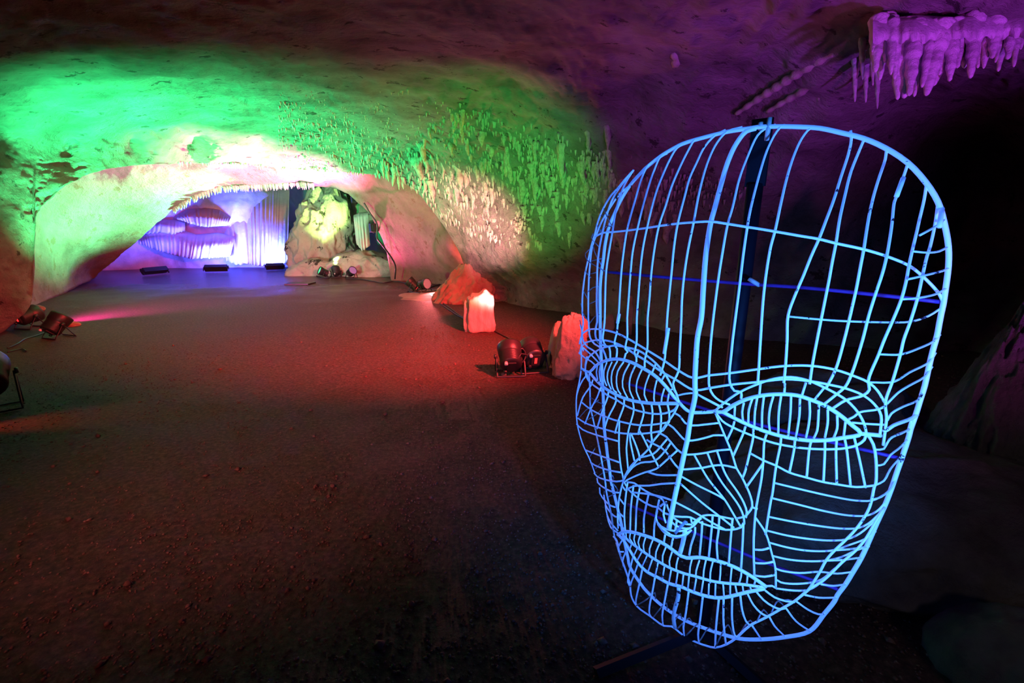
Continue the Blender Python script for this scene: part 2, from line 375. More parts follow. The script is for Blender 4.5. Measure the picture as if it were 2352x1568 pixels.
# ---- back chamber wall
C_PTS = [(0, 250, 15.5), (500, 250, 14.5), (1100, 250, 15), (0, 660, 15), (200, 632, 14.9), (400, 622, 15.8), (560, 617, 16.3), (660, 612, 16.6), (1100, 640, 15.5),
 (300, 540, 15.0), (400, 430, 14.6), (400, 560, 15.6), (470, 470, 14.8), (520, 560, 15.7), (610, 450, 15.6), (610, 560, 15.9), (700, 430, 17.5), (760, 440, 18.5), (850, 450, 16.5), (800, 560, 16)]
DCk = Depth([(x, y, d*1.08) for x, y, d in C_PTS])
PXC, PYC = np.meshgrid(np.linspace(0, 1100, 220), np.linspace(260, 680, 100))
DDC = DCk(PXC, PYC); GC = unproj(PXC, PYC, DDC)
NC = grid_normals(GC); sg = np.sign((NC*(np.array([0, 0, CAMZ])-GC)).sum(2, keepdims=True)); NC *= sg
Pc = GC.reshape(-1, 3)
dc = 0.30*fbm(Pc, .5, 3, 61)+0.12*ridged(Pc*np.array([1, 1, .45]), 1.3, 4, 63)+0.04*fbm(Pc, 6, 3, 65)
GC2 = (Pc+NC.reshape(-1, 3)*dc[:, None]).reshape(GC.shape)
backw = link('wall_back', grid_mesh('wall_back', GC2), M['back'])
tag(backw, 'white flowstone back wall of the far chamber washed in blue light', 'wall', kind='structure')
def curtain(name, topc, botc, d, bulge, nfl, mat, parent, amp=.09):
    """fluted dripstone curtain between a top and a bottom line (px, py)"""
    d = d*1.08 if parent is not None else d
    n = nfl*8; t = np.linspace(0, 1, n)
    tx = np.interp(t, np.linspace(0, 1, len(topc)), [p[0] for p in topc]); ty = np.interp(t, np.linspace(0, 1, len(topc)), [p[1] for p in topc])
    bx = np.interp(t, np.linspace(0, 1, len(botc)), [p[0] for p in botc]); by = np.interp(t, np.linspace(0, 1, len(botc)), [p[1] for p in botc])
    tn = t+.25*vnoise(np.stack([t*nfl*.55, 0*t+d, 0*t], 1), 5)/nfl*2+.03*np.sin(t*7)
    fl = np.abs(np.sin(tn*math.pi*nfl))*(.55+.45*vnoise(np.stack([t*nfl*.9, 0*t+3, 0*t], 1), 8))
    rows = []
    for s in np.linspace(0, 1, 16):
        prof = math.sin(min(1, s*1.6)*math.pi/2)*bulge*(1-.35*s)
        env = np.sin(np.clip(t, .02, .98)*math.pi)**.4
        dd = d-prof*env-amp*fl*(.25+.75*min(1, s*2.2))*env
        yy = ty+(by-ty)*s+(4*(1-fl)*-1 if s > .93 else 0)*np.ones(n)
        rows.append(unproj(tx+(bx-tx)*s, yy, dd))
    rows.append(unproj(bx, by-2, np.full(n, d+.05))); rows.append(unproj(bx, by-14, np.full(n, d+.6)))
    rows.insert(0, unproj(tx, ty-6, np.full(n, d+.7)))
    return link(name, grid_mesh(name, np.stack(rows)), mat, parent)
curtain('dripstone_curtain', [(318, 548), (350, 528), (400, 522), (450, 540), (500, 536), (540, 545)], [(322, 562), (360, 576), (400, 588), (440, 597), (490, 594), (528, 592)], 15.1, .75, 26, M['back'], backw)
curtain('dripstone_curtain', [(398, 500), (430, 478), (470, 470), (505, 482), (530, 500)], [(412, 505), (440, 516), (470, 523), (495, 522), (520, 520)], 14.9, .8, 16, M['back'], backw)
curtain('dripstone_curtain', [(335, 512), (370, 500), (400, 505), (425, 512)], [(330, 540), (365, 535), (400, 540), (425, 532)], 15.0, .5, 10, M['back'], backw, .05)
curtain('dripstone_curtain', [(560, 428), (590, 426), (625, 424), (665, 430)], [(566, 606), (590, 612), (620, 612), (660, 606)], 15.7, .7, 13, M['back'], backw, .10)
curtain('dripstone_curtain', [(505, 500), (530, 470), (570, 450)], [(520, 600), (545, 610), (580, 606)], 15.6, .5, 6, M['back'], backw, .06)

# ---- floor
xs = np.concatenate([np.linspace(-16, -3, 60, endpoint=False), np.linspace(-3, 4, 140, endpoint=False), np.linspace(4, 12, 30)])
ys = np.concatenate([np.linspace(-3, 0.5, 20, endpoint=False), np.linspace(.5, 6, 150, endpoint=False), np.linspace(6, 20, 90)])
XF, YF = np.meshgrid(xs, ys)
def floor_h(X, Y):
    X = np.asarray(X, float); Y = np.asarray(Y, float)
    P = np.stack([X.ravel(), Y.ravel(), 0*X.ravel()], 1)
    h = 0.02*fbm(P, .5, 3, 71)+0.010*fbm(P, 2.5, 3, 73)
    return h.reshape(X.shape)
# the far floor is wet: it turns glossy beyond the first arch
nt = M['gravel'].node_tree; tcn = nd(nt, 'ShaderNodeTexCoord'); sx = nd(nt, 'ShaderNodeSeparateXYZ'); nt.links.new(tcn.outputs['Object'], sx.inputs[0])
wn = nd(nt, 'ShaderNodeTexNoise', i_Scale=.8, i_Detail=4.0); nt.links.new(tcn.outputs['Object'], wn.inputs['Vector'])
ad = nd(nt, 'ShaderNodeMath', operation='MULTIPLY_ADD'); nt.links.new(wn.outputs['Fac'], ad.inputs[0]); ad.inputs[1].default_value = 5.0; nt.links.new(sx.outputs['Y'], ad.inputs[2])
mr = nd(nt, 'ShaderNodeMapRange'); nt.links.new(ad.outputs[0], mr.inputs['Value']); mr.inputs['From Min'].default_value = 11.5; mr.inputs['From Max'].default_value = 14.5; mr.inputs['To Min'].default_value = .72; mr.inputs['To Max'].default_value = .2
nt.links.new(mr.outputs[0], nt.nodes['Principled BSDF'].inputs['Roughness'])
ZF = floor_h(XF, YF)
Pfl = np.stack([XF.ravel(), YF.ravel(), 0*XF.ravel()], 1)
near = np.exp(-(Pfl[:, 0]**2+Pfl[:, 1]**2)/40.)
ZF = ZF+(0.006*fbm(Pfl, 9, 2, 75)*near).reshape(ZF.shape)
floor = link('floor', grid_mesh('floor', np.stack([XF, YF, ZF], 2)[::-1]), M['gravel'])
tag(floor, 'dark reddish gravel cave floor', 'floor', kind='structure')
def fz(x, y): return float(floor_h(np.array([x]), np.array([y]))[0])
def gp(px, py):
    g = ground(px, py); return np.array([g[0], g[1], fz(g[0], g[1])])
# loose gravel
n = 26000
rr = 0.7+6.3*rng.random(n)**1.35; th = rng.uniform(-.95, .85, n)
gx, gy = rr*np.sin(th), rr*np.cos(th); gz = floor_h(gx, gy)
sz = rng.uniform(.0025, .0075, n)*(1+(rng.random(n) > .985)*1.4)
octv = np.array([(1, 0, 0), (0, 1, 0), (-1, 0, 0), (0, -1, 0), (0, 0, .7), (0, 0, -.7)], float)
octf = np.array([(0, 1, 4), (1, 2, 4), (2, 3, 4), (3, 0, 4), (1, 0, 5), (2, 1, 5), (3, 2, 5), (0, 3, 5)])
a = rng.uniform(0, 6.28, n); st = rng.uniform(.6, 1.5, (n, 3))
V = octv[None]*st[:, None]*sz[:, None, None]
c_, s_ = np.cos(a)[:, None], np.sin(a)[:, None]
V = np.stack([V[..., 0]*c_-V[..., 1]*s_, V[..., 0]*s_+V[..., 1]*c_, V[..., 2]], 2)+np.stack([gx, gy, gz+sz*.3], 1)[:, None]
Fq = (octf[None]+(np.arange(n)*6)[:, None, None]).reshape(-1, 3)
me = bpy.data.meshes.new('gravel'); me.vertices.add(n*6); me.vertices.foreach_set('co', V.ravel())
me.loops.add(len(Fq)*3); me.loops.foreach_set('vertex_index', Fq.ravel().astype(np.int32)); me.polygons.add(len(Fq))
me.polygons.foreach_set('loop_start', np.arange(0, len(Fq)*3, 3, dtype=np.int32)); me.polygons.foreach_set('loop_total', np.full(len(Fq), 3, np.int32)); me.update(calc_edges=True)
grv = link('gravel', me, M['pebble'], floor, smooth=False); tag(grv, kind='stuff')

# ---- stalactites hanging from the ceiling (three shared shapes)
def stal_mesh(name, seed, L=1.0, sides=8):
    r0 = random.Random(seed); prof = []
    for i in range(8):
        t = i/7; r = (1-t)**.7*.30+.05*(1-t)+.045; r *= 1+.18*math.sin(t*9+seed)+r0.uniform(-.08, .08)
        if i == 7: r = .03
        prof.append((r, .25-1.25*t*L))
    V, Fc = lathe(prof, sides)
    V = [(x+.06*math.sin(z*5+seed), y+.05*math.cos(z*4+seed), z) for x, y, z in V]
    me = mesh(name, V, Fc); me.materials.append(M['stal']); me.polygons.foreach_set('use_smooth', [True]*len(me.polygons))
    return me
SMESH = [stal_mesh('stalactite', k) for k in range(4)]
def on_ceiling(px, py):
    d = float(DA(np.array([px]), np.array([py]))[0]); return at(px, py, d), d
lowf = lambda x: float(np.interp(x, LA_X, LA_Y))
def add_stal(px, py, Lpx, wf=1.0, k=0):
    p, d = on_ceiling(px, py); L = Lpx*d/F
    o = bpy.data.objects.new('stalactite', SMESH[k % 4]); COL.objects.link(o); o.parent = ceiling
    o.location = p; o.scale = (L*wf, L*wf, L); o.rotation_euler = (random.uniform(-.12, .12), random.uniform(-.12, .12), random.uniform(0, 6.28))
    return o
big = []
while len(big) < 210:
    x = random.uniform(960, 1560); y = random.uniform(250, 560)
    yl = lowf(x)-10 if x < 1070 else 560
    band = 300+(x-950)*.42
    if y > yl-12 or abs(y-band) > 95+20*random.random(): continue
    big.append((x, y)); add_stal(x, y, random.uniform(13, 30)*(1.0 if random.random() < .85 else 1.5), random.uniform(.55, 1.0), len(big))
for x, y, L in ((1297, 375, 42), (1292, 345, 60), (1165, 365, 40), (1182, 305, 30), (1130, 440, 34), (1395, 300, 42), (1400, 350, 40), (1042, 275, 30), (985, 290, 28),
                (1240, 480, 30), (1072, 455, 26), (1350, 310, 36), (880, 385, 24), (890, 388, 28), (905, 393, 34), (915, 405, 30), (925, 412, 22), (1120, 480, 22)):
    add_stal(x, y, L, .6, int(x))
parts = []
tv, tf = lathe([(.36, .2), (.30, -.2), (.16, -.62), (.03, -1.0)], 5)
tv = np.array(tv); cnt = 0; VV = []; FF = []
while cnt < 2600:
    x = random.uniform(640, 1720); y = random.uniform(200, 580)
    yl = lowf(x)-6 if x < 1070 else 570
    band = 270+(x-700)*.30
    if y > yl or y < band-90-random.random()*60 or (x > 1250 and y > 430+random.random()*60) or y > band+150: continue
    p, d = on_ceiling(x, y); L = random.uniform(5, 15)*d/F*(.55+.45*min(1, max(0, (x-700)/350)))
    VV.append(tv*np.array([L*.9, L*.9, L])+p); FF += [tuple(i+cnt*len(tv) for i in f) for f in tf]; cnt += 1
tag(link('small_stalactites', mesh('small_stalactites', np.concatenate(VV), FF), M['stal'], ceiling), kind='stuff')
# fringe of tiny stalactites along both arch edges
VV = []; FF = []; cnt = 0
for k in range(420):
    if k < 260:
        x = random.uniform(395, 720); y = float(np.interp(x, LB_X, LB_Y))-2; d = float(DB(np.array([x]), np.array([y]))[0]); L = random.uniform(5, 14)*d/F
    else:
        x = random.uniform(400, 960); y = lowf(x)-3; d = float(DA(np.array([x]), np.array([y]))[0]); L = random.uniform(4, 12)*d/F
    VV.append(tv*np.array([L*.7, L*.7, L])+at(x, y, d)); FF += [tuple(i+cnt*len(tv) for i in f) for f in tf]; cnt += 1
tag(link('arch_edge_fringe', mesh('arch_edge_fringe', np.concatenate(VV), FF), M['stal'], vault), kind='stuff')
# drapery ribs on the violet ceiling
def rib_line(pts, r, off=.02):
    P = []
    for x, y in pts:
        d = float(DA(np.array([x]), np.array([y]))[0]); P.append(at(x, y, d+.03))
    C = catmull(P, .03); R = r*(1+.25*np.sin(np.arange(len(C))*1.4))*np.sin(np.linspace(.25, math.pi-.25, len(C)))**.5
    return tube('drapery_rib', C, R, M['stal'], ceiling, 7)
rib_line([(1985, 105), (1930, 145), (1850, 205), (1790, 240), (1760, 258)], .035)
rib_line([(2000, 120), (1960, 150), (1905, 175), (1890, 200), (1880, 230)], .03)
rib_line([(1960, 95), (1900, 130), (1830, 170), (1760, 215), (1690, 262)], .04)
rib_line([(1545, 122), (1556, 136), (1542, 155)], .045)

# ================================================================== ROCKS
def rock_mesh(name, c, s, seed, amp=.22, sc=1.4, sub=5, cut=None, rot=0.0, squash=None):
    bm = bmesh.new(); bmesh.ops.create_icosphere(bm, subdivisions=sub, radius=1.0)
    V = np.array([v.co[:] for v in bm.verts])
    d = amp*fbm(V, sc, 4, seed)+amp*.45*ridged(V, sc*2.2, 3, seed+3)+amp*.12*fbm(V, sc*7, 3, seed+5)
    V = V*(1+d)[:, None]
    if squash: V = squash(V)
    V = V*np.array(s)
    cr, sr = math.cos(rot), math.sin(rot)
    V = np.stack([V[:, 0]*cr-V[:, 1]*sr, V[:, 0]*sr+V[:, 1]*cr, V[:, 2]], 1)+np.array(c)
    for v, p in zip(bm.verts, V): v.co = p
    me = bpy.data.meshes.new(name); bm.to_mesh(me); bm.free(); return me
def rock(name, label, c, s, seed, mat, cat='rock', group=None, **kw):
    o = link(name, rock_mesh(name, c, s, seed, **kw), mat); return tag(o, label, cat, group)
def boxy(p=4.0):
    def f(V):
        n = (np.abs(V)**p).sum(1)**(1/p); r = np.linalg.norm(V, axis=1); return V*(r/n)[:, None]*.86
    return f
def taper(top=.5, p=3.0, lean=0.0):
    b = boxy(p)
    def f(V):
        V = b(V); k = 1-(1-top)*np.clip((V[:, 2]+1)/2, 0, 1); V = V.copy(); V[:, 0] = V[:, 0]*k+lean*(V[:, 2]+1)/2; V[:, 1] *= k; return V
    return f

def stump_shape(V):
    V = taper(.98, 9.0)(V); V = V.copy(); t = np.clip(V[:, 2]/.86, 0, 1)**4
    V[:, 2] += t*(.26*np.exp(-((V[:, 0]-.3)/.28)**2-(V[:, 1]/.7)**2)-.10*(V[:, 0] < -.55))
    V[:, 0] *= 1+.05*np.sin(V[:, 1]*5+V[:, 2]*2); return V
# boulders in the far chamber
p = at(742, 545, 15.0)
bo = rock('boulder', 'large grey boulder filling the far chamber corner, lit by a lime spot', (p[0], p[1]+.3, 1.05), (1.35, 1.0, 1.9), 11, M['boulder'], 'boulder', amp=.45, squash=taper(.62, 3.0), sub=6)
p = at(812, 470, 15.6); link('upper_mass', rock_mesh('upper_mass', (p[0], p[1]+.5, 2.35), (.95, .9, .75), 14, amp=.35), M['boulder'], bo)
p = gp(690, 640); link('foot_ledge', rock_mesh('foot_ledge', (p[0]-.05, p[1]+1.1, .06), (.75, .5, .42), 19, amp=.3), M['boulder'], bo)
p = gp(815, 640); link('flowstone_hump', rock_mesh('flowstone_hump', (p[0]-.05, p[1]+1.15, .12), (1.05, .75, .62), 17, amp=.25), M['boulder'], bo)
cur = curtain('dripstone_fall', [(812, 500), (825, 494), (845, 492)], [(818, 560), (832, 578), (850, 566)], 13.5, .25, 5, M['back'], None, .07)
tag(cur, 'white dripstone fall beside the wall fixture in the far chamber', 'dripstone')
# clay mound with a rock stub, right of the middle lamps
p = gp(1050, 700)
mo = rock('clay_mound', 'reddish clay mound sloping from the foot of the arch, with a low apron', (p[0]-.05, p[1]+.55, -.03), (1.15, .9, .80), 23, M['mound'], 'mound', amp=.30, sc=2.2, squash=taper(.36, 2.2, .22), sub=6)
p2 = gp(985, 690)
link('apron', rock_mesh('apron', (p2[0]+.1, p2[1]+.9, -.05), (1.3, 1.5, .065), 24, amp=.2), M['mound'], mo)
# cut stone stump
p = gp(1102, 764)
st = rock('stone_stump', 'pale upright cut stone stump with a pointed top corner, on the gravel', (p[0], p[1]+.18, .25), (.215, .2, .30), 27, M['stump'], 'stump', amp=.09, sc=1.6, squash=stump_shape, rot=.18)
tip = rock_mesh('side_flake', (p[0]-.19, p[1]+.14, .20), (.06, .13, .25), 29, amp=.2, squash=taper(.6, 4.0)); link('side_flake', tip, M['stump'], st)
# slabs by the near lamps
p = gp(1312, 876)
sl = rock('standing_slab', 'tall tan standing slab between the near lamps and the wire mask', (p[0], p[1]+.16, .29), (.20, .16, .33), 31, M['slab'], 'slab', amp=.26, sc=1.9, squash=taper(.60, 6.0, .12))
link('knob', rock_mesh('knob', (p[0]+.03, p[1]+.2, .555), (.055, .06, .07), 32, amp=.5, squash=taper(.5, 5.0)), M['slab'], sl)
link('knob', rock_mesh('knob', (p[0]+.12, p[1]+.2, .47), (.07, .07, .09), 33, amp=.5, squash=taper(.6, 5.0)), M['slab'], sl)
p = gp(1258, 852)
rock('standing_slab', 'thin leaning slab tucked behind the tall tan slab, next to the near lamps', (p[0]+.07, p[1]+.20, .21), (.10, .13, .30), 34, M['slab'], 'slab', amp=.14, squash=taper(.55, 4.0, .5))
p = gp(1472, 790)
rock('thin_stalagmite', 'thin brown stalagmite seen through the forehead wires of the mask', (p[0], p[1]+.6, .22), (.045, .045, .34), 36, M['slab'], 'stalagmite', amp=.18, squash=taper(.8, 4.0), sub=4)
p = gp(1400, 775)
rock('leaning_flake', 'small leaning pinkish rock flake behind the left brow of the mask', (p[0]+.05, p[1]+.5, .10), (.16, .06, .15), 37, M['slab'], 'rock', amp=.2, squash=taper(.3, 3.0, .4), sub=4)
# dark bank of rock at the right
p = at(2080, 1330, 2.0)
oc = rock('rock_outcrop', 'dark gritty rock bank rising to a rough pinnacle at the right edge beside the mask', (p[0]+.1, p[1]+.3, .02), (.95, .62, .34), 43, M['dark_rock'], 'rock', amp=.22, sub=6)
p = at(2285, 1150, 2.35)
link('pinnacle', rock_mesh('pinnacle', (p[0]+.02, p[1]+.1, .42), (.42, .38, .66), 41, amp=.30, sc=2.0, squash=taper(.22, 2.4, .05), sub=6), M['dark_rock'], oc)
p = at(1900, 1240, 3.0)
link('rubble', rock_mesh('rubble', (p[0], p[1]+.2, .06), (.6, .45, .40), 49, amp=.28), M['dark_rock'], oc)
p = at(2330, 1530, 1.45)
rock('boulder', 'smooth dark boulder in the bottom right corner', (p[0]+.05, p[1], p[2]-.07), (.26, .22, .22), 45, M['dark_rock'], 'boulder', amp=.14)
p = at(2345, 1330, 1.75)+np.array([.16, 0, 0])
rock('boulder', 'dark angular boulder at the right edge under the pinnacle', (p[0]+.14, p[1]+.05, p[2]-.05), (.24, .2, .24), 47, M['dark_rock'], 'boulder', amp=.25)
p = at(2420, 740, 3.4)
rock('rock_pillar', 'rounded rock column catching magenta light at the right edge', (p[0]+.06, p[1], p[2]-.45), (.30, .3, 1.1), 48, M['stal'], 'column', amp=.15, squash=taper(.7, 2.5))
p = gp(165, 750)
rock('stone', 'small yellow-lit stone behind the left floor lamps', (p[0], p[1], .03), (.10, .08, .05), 52, M['mound'], 'stone', amp=.3, sub=4)
p = gp(82, 715); rock('stone', 'small pink-lit stone at the foot of the vault wall, behind the left lamps', (p[0], p[1], .04), (.14, .1, .07), 53, M['mound'], 'stone', amp=.3, sub=4)
p = gp(1157, 862); rock('stone', 'fist-sized dark stone on the gravel in front of the near lamps', (p[0], p[1], .012), (.026, .024, .02), 54, M['dark_rock'], 'stone', amp=.2, sub=3)
fl = at(771, 392, 9.3)
rock('stone_flake', 'small bluish stone flake on the arch above the lime-lit boulder', fl, (.13, .05, .07), 55, M['back'], 'rock', amp=.45, sub=4)

# violet stalactite cluster, upper right
cl = empty('stalactite_cluster', tuple(at(2170, 60, 3.0)))
tag(cl, 'glossy violet-lit stalactite cluster hanging in the upper right corner', 'stalactites')
def cpx(x, y): return 1880+x/4.481, y/4.481
ST = [(620, 250, 585, 745, 130), (700, 240, 630, 825, 115), (765, 280, 745, 770, 90), (815, 300, 815, 1025, 140), (900, 300, 885, 1010, 160), (1000, 300, 935, 985, 150), (1110, 290, 985, 995, 95), (1190, 300, 1065, 900, 100),
 (1260, 330, 1110, 985, 170), (1320, 320, 1190, 880, 150), (1400, 290, 1350, 835, 130), (1480, 250, 1430, 700, 110), (1555, 220, 1500, 700, 120), (1620, 210, 1565, 805, 130), (1700, 200, 1640, 700, 110), (1765, 200, 1700, 705, 100),
 (1850, 180, 1790, 600, 130), (1950, 170, 1850, 735, 95), (2010, 180, 1950, 610, 120), (2080, 160, 2010, 690, 80), (450, 420, 455, 820, 55), (560, 500, 560, 880, 50), (600, 650, 605, 955, 45), (380, 640, 375, 1050, 55), (490, 690, 487, 1055, 50), (610, 800, 605, 1120, 45)]
ST = ST[:20]+[(a_[0]+38+7*(k_ % 3), a_[1]+20, a_[2]+45+9*(k_ % 4), a_[3]-110-70*(k_ % 3), a_[4]*.9) for k_, a_ in enumerate(ST[:20])]+[(a_[0]-20, a_[1]+60, a_[2]-30, a_[3]-210+60*(k_ % 3), a_[4]*.7) for k_, a_ in enumerate(ST[:20])]+ST[20:]
for k, (x0, y0, x1, y1, wd) in enumerate(ST):
    a0 = cpx(x0, y0-60); a1 = cpx(x1, y1); dd = (3.0+.05*math.sin(k*2.3)+(.05 if k > 19 else 0)) if k < 60 else float(DA(np.array([a0[0]]), np.array([a0[1]-4]))[0])-.03
    A = at(a0[0], a0[1], dd+.05); B = at(a1[0], a1[1], dd); C = A+(B-A)*.5; C[2] -= .01
    P = catmull([A, C, B], .012); t = np.linspace(0, 1, len(P))
    R = wd/4.481*dd/F*.66*((1-t)**.75*.85+.16)*(1+.10*np.sin(t*22+k)+.05*np.sin(t*51+k*2)); R[-1] *= .4
    tube('stalactite', P, R, M['drip'], cl, 12)
# the stone shelf they grow from
xs_ = np.linspace(-.62, 1.0, 60)
rows = []
for s in np.linspace(0, 1, 14):
    row = []
    for t in np.linspace(0, 1, 70):
        x, y = cpx(560+t*1560, 215-60*t+s*230+30*s*math.sin(t*23)*math.sin(t*61))
        row.append(at(x, y, 2.99-.07*math.sin(s*math.pi*.75)+.03*abs(math.sin(t*47))*s+.03*math.sin(t*17)))
    rows.append(row)
rows.insert(0, [at(*cpx(600+t*1560, 120-60*t), 3.35) for t in np.linspace(0, 1, 70)])
link('stone_shelf', grid_mesh('stone_shelf', np.array(rows)), M['drip'], cl)

# ================================================================== LAMPS
def xf(V, Mx): return [tuple(Mx @ Vector(v)) for v in V]
def par_lamp(label, base, aim, lens_col, lens_s, group=None, R=.125, L=.25, light=None, display=False, sticker=False, hgt=.19):
    """floor spot: ribbed can tilted in a double-legged yoke. base: point on the floor"""
    base = Vector(base); d = Vector(aim)-base-Vector((0, 0, hgt)); d.normalize()
    root = empty('floor_spotlight', tuple(base)); tag(root, label, 'spotlight', group)
    c = base+Vector((0, 0, hgt)); q = d.to_track_quat('Z', 'X'); Mx = Matrix.Translation(c) @ q.to_matrix().to_4x4()
    prof = [(R*.62, -L*.5), (R*.80, -L*.48)]
    for i in range(9):
        z = -L*.44+i*L*.055; prof += [(R*.84, z), (R*.88, z+L*.018), (R*.84, z+L*.036)]
    prof += [(R*.93, L*.08), (R*.97, L*.3), (R, L*.42), (R, L*.5), (R*.93, L*.5), (R*.90, L*.40)]
    V, Fc = lathe(prof, 22); link('housing', mesh('housing', xf(V, Mx), Fc), M['black'], root)
    V, Fc = lathe([(R*.90, L*.40), (R*.90, L*.415), (R*.5, L*.425)], 20); link('lens', mesh('lens', xf(V, Mx), Fc), lens_mat('lens_'+label[:18].replace(' ', '_'), lens_col, lens_s), root)
    # side direction of the tilt axis
    side = d.cross(Vector((0, 0, 1))); side = side.normalized() if side.length > .01 else Vector((1, 0, 0))
    fwd = Vector((0, 0, 1)).cross(side).normalized()
    for s, nm in ((1, 'yoke'), (-1, 'yoke')):
        ft = base+fwd*(.10*s); top = c+side*0
        P = [c+side*(R+.012)-Vector((0, 0, 0)), base+side*(R+.014)+fwd*(.11*s)+Vector((0, 0, .012)), base-side*(R+.014)+fwd*(.11*s)+Vector((0, 0, .012)), c-side*(R+.012)]
        pts = []
        for i in range(3):
            for t in np.linspace(0, 1, 6, endpoint=False): pts.append(np.array(P[i].lerp(P[i+1], t)))
        pts.append(np.array(P[3]))
        V, Fc = tube_data(pts, .011, 6, flat=.5); link(nm, mesh(nm, V, Fc), M['black'], root)
    for s in (1, -1):
        V, Fc = lathe([(.022, 0), (.026, .008), (.02, .022)], 10)
        Ms = Matrix.Translation(c+side*s*(R+.016)) @ (side*s).to_track_quat('Z', 'X').to_matrix().to_4x4()
        link('clamp_knob', mesh('clamp_knob', xf(V, Ms), Fc), M['black'], root)
    V, Fc = box_data((0, 0, -L*.53), (R*.9, R*.7, L*.07)); bk = link('control_panel', mesh('control_panel', xf(V, Mx), Fc), M['black'], root, smooth=False)
    if display:
        # display window on the rear panel, turned to the side that faces the room
        V, Fc = box_data((0, 0, -L*.57), (R*.5, R*.2, .006)); link('display', mesh('display', xf(V, Mx), Fc), M['red_led'], bk, smooth=False)
    for sx in (-.5, .5):
        V, Fc = lathe([(.016, 0), (.018, .03), (.012, .034)], 8)
        Ms = Mx @ Matrix.Translation((sx*R, -R*.45, -L*.5)) @ Matrix.Rotation(math.pi, 4, 'X'); link('socket', mesh('socket', xf(V, Ms), Fc), M['bolt'] if sx > 0 else M['black'], bk)
    if sticker:
        V, Fc = box_data((R*.0, -R*.885, -L*.2), (.045, .004, .022)); link('sticker', mesh('sticker', xf(V, Mx), Fc), M['tag'], root, smooth=False)
    if light:
        col, watt, size, blend = light
        spot('spot_beam', tuple(c+d*(L*.5+.01)), tuple(c+d*3), col, watt, size, blend, R*.5, root)
    return root
def led_bar(label, pxa, py, pxb, pyb, aim, col, watt, group):
    a = gp(pxa, py); b = gp(pxb, pyb); a, b = Vector(a), Vector(b)
    m = (a+b)/2; root = empty('led_bar', tuple(m)); tag(root, label, 'light bar', group)
    ax = (b-a); ln = ax.length; ax.normalize(); c = m+Vector((0, 0, .15)); d = (Vector(aim)-c).normalized()
    d = (d-ax*d.dot(ax)).normalized(); n = ax.cross(d)
    Mx = Matrix((( ax.x, n.x, d.x, c.x), (ax.y, n.y, d.y, c.y), (ax.z, n.z, d.z, c.z), (0, 0, 0, 1)))
    V, Fc = merge(box_data((0, 0, 0), (ln, .16, .15)), box_data((0, .085, -.02), (ln*.98, .02, .12)), box_data((0, -.085, -.02), (ln*.98, .02, .12)))
    link('housing', mesh('housing', xf(V, Mx), Fc), M['black'], root, smooth=False)
    V, Fc = box_data((0, 0, .078), (ln*.94, .11, .008)); link('lens_strip', mesh('lens_strip', xf(V, Mx), Fc), lens_mat('bar_lens', col, 6), root, smooth=False)
    for s in (-1, 1):
        V, Fc = merge(box_data((s*(ln/2+.015), 0, -.02), (.02, .05, .22)), box_data((s*(ln/2+.02), 0, 0), (.05, .05, .05)))
        link('bracket', mesh('bracket', xf(V, Mx), Fc), M['black'], root, smooth=False)
    l = bpy.data.lights.new('bar_beam', 'AREA'); l.shape = 'RECTANGLE'; l.size = ln*.9; l.size_y = .1; l.energy = watt; l.color = col; l.spread = math.radians(120)
    o = bpy.data.objects.new('bar_beam', l); COL.objects.link(o); o.location = c+d*.10; o.rotation_euler = d.to_track_quat('-Z', 'Y').to_euler()
    o.parent = root; o.matrix_parent_inverse = Matrix.Translation(-m)

BARG = 'blue light bars along the back wall'
led_bar('leftmost black light bar, under the fluted dripstone curtain', 329, 634, 384, 629, at(400, 480, 16.3), (.06, .08, 1.0), 360, BARG)
led_bar('middle black light bar at the foot of the blue back wall', 472, 626, 524, 625, at(480, 490, 17.2), (.06, .08, 1.0), 360, BARG)
led_bar('rightmost black light bar, beside the lime-lit boulder', 612, 621, 652, 619, at(612, 490, 17.6), (.07, .10, 1.0), 360, BARG)

FARG = 'floor lamps by the far boulder'
par_lamp('leftmost far floor spotlight with its green lens turned this way', gp(744, 640), at(290, 430, 10.4), (.05, 1, .2), 1.0, FARG, light=((.12, 1, .36), 11000, 60, 1.0))
par_lamp('middle far floor spotlight tilted up at the lime-lit boulder', gp(773, 638), at(755, 530, 14.2), (.6, 1, .3), 4, FARG, light=((.55, 1.0, .22), 1700, 50, .9))
par_lamp('rightmost far floor spotlight, beside the brown flowstone hump', gp(808, 639), at(965, 480, 11.0), (1, .3, .7), .4, FARG, light=((1, .12, .40), 1500, 62, 1.0))
MIDG = 'middle floor lamps on the clay bank'
par_lamp('left one of the middle floor spotlights, red display lit', gp(948, 670), at(660, 385, 9.8), (1, .25, .6), 4, MIDG, light=((1.0, .20, .62), 15000, 64, 1.0), display=True)
par_lamp('right one of the middle floor spotlights on the clay bank', gp(975, 671), tuple(gp(1120, 690)+np.array([0, 0, .5])), (1, .2, .2), .5, MIDG, light=((1.0, .16, .17), 420, 150, 1.0))
NEARG = 'near floor lamps by the standing slabs'
par_lamp('left one of the near floor spotlights, tipped low on its yoke', gp(1172, 858), at(1120, 370, 7.0), (.1, 1, .3), 3, NEARG, light=((.03, 1.0, .10), 700, 72, 1.0))
par_lamp('right one of the near floor spotlights with sticker and red display', gp(1222, 850), at(1075, 500, 8.5), (1, .6, .8), 3, NEARG, light=((1.0, .36, .42), 3600, 31, 1.0), display=True, sticker=True)
LEFTG = 'left floor lamps at the foot of the pillar'
par_lamp('left floor spotlight tucked against the pillar foot, red display lit', gp(72, 754), tuple(gp(380, 700)+np.array([0, 0, .7])), (1, .1, .6), 2, LEFTG, light=((1.0, .03, .50), 1300, 100, 1.0), display=True)
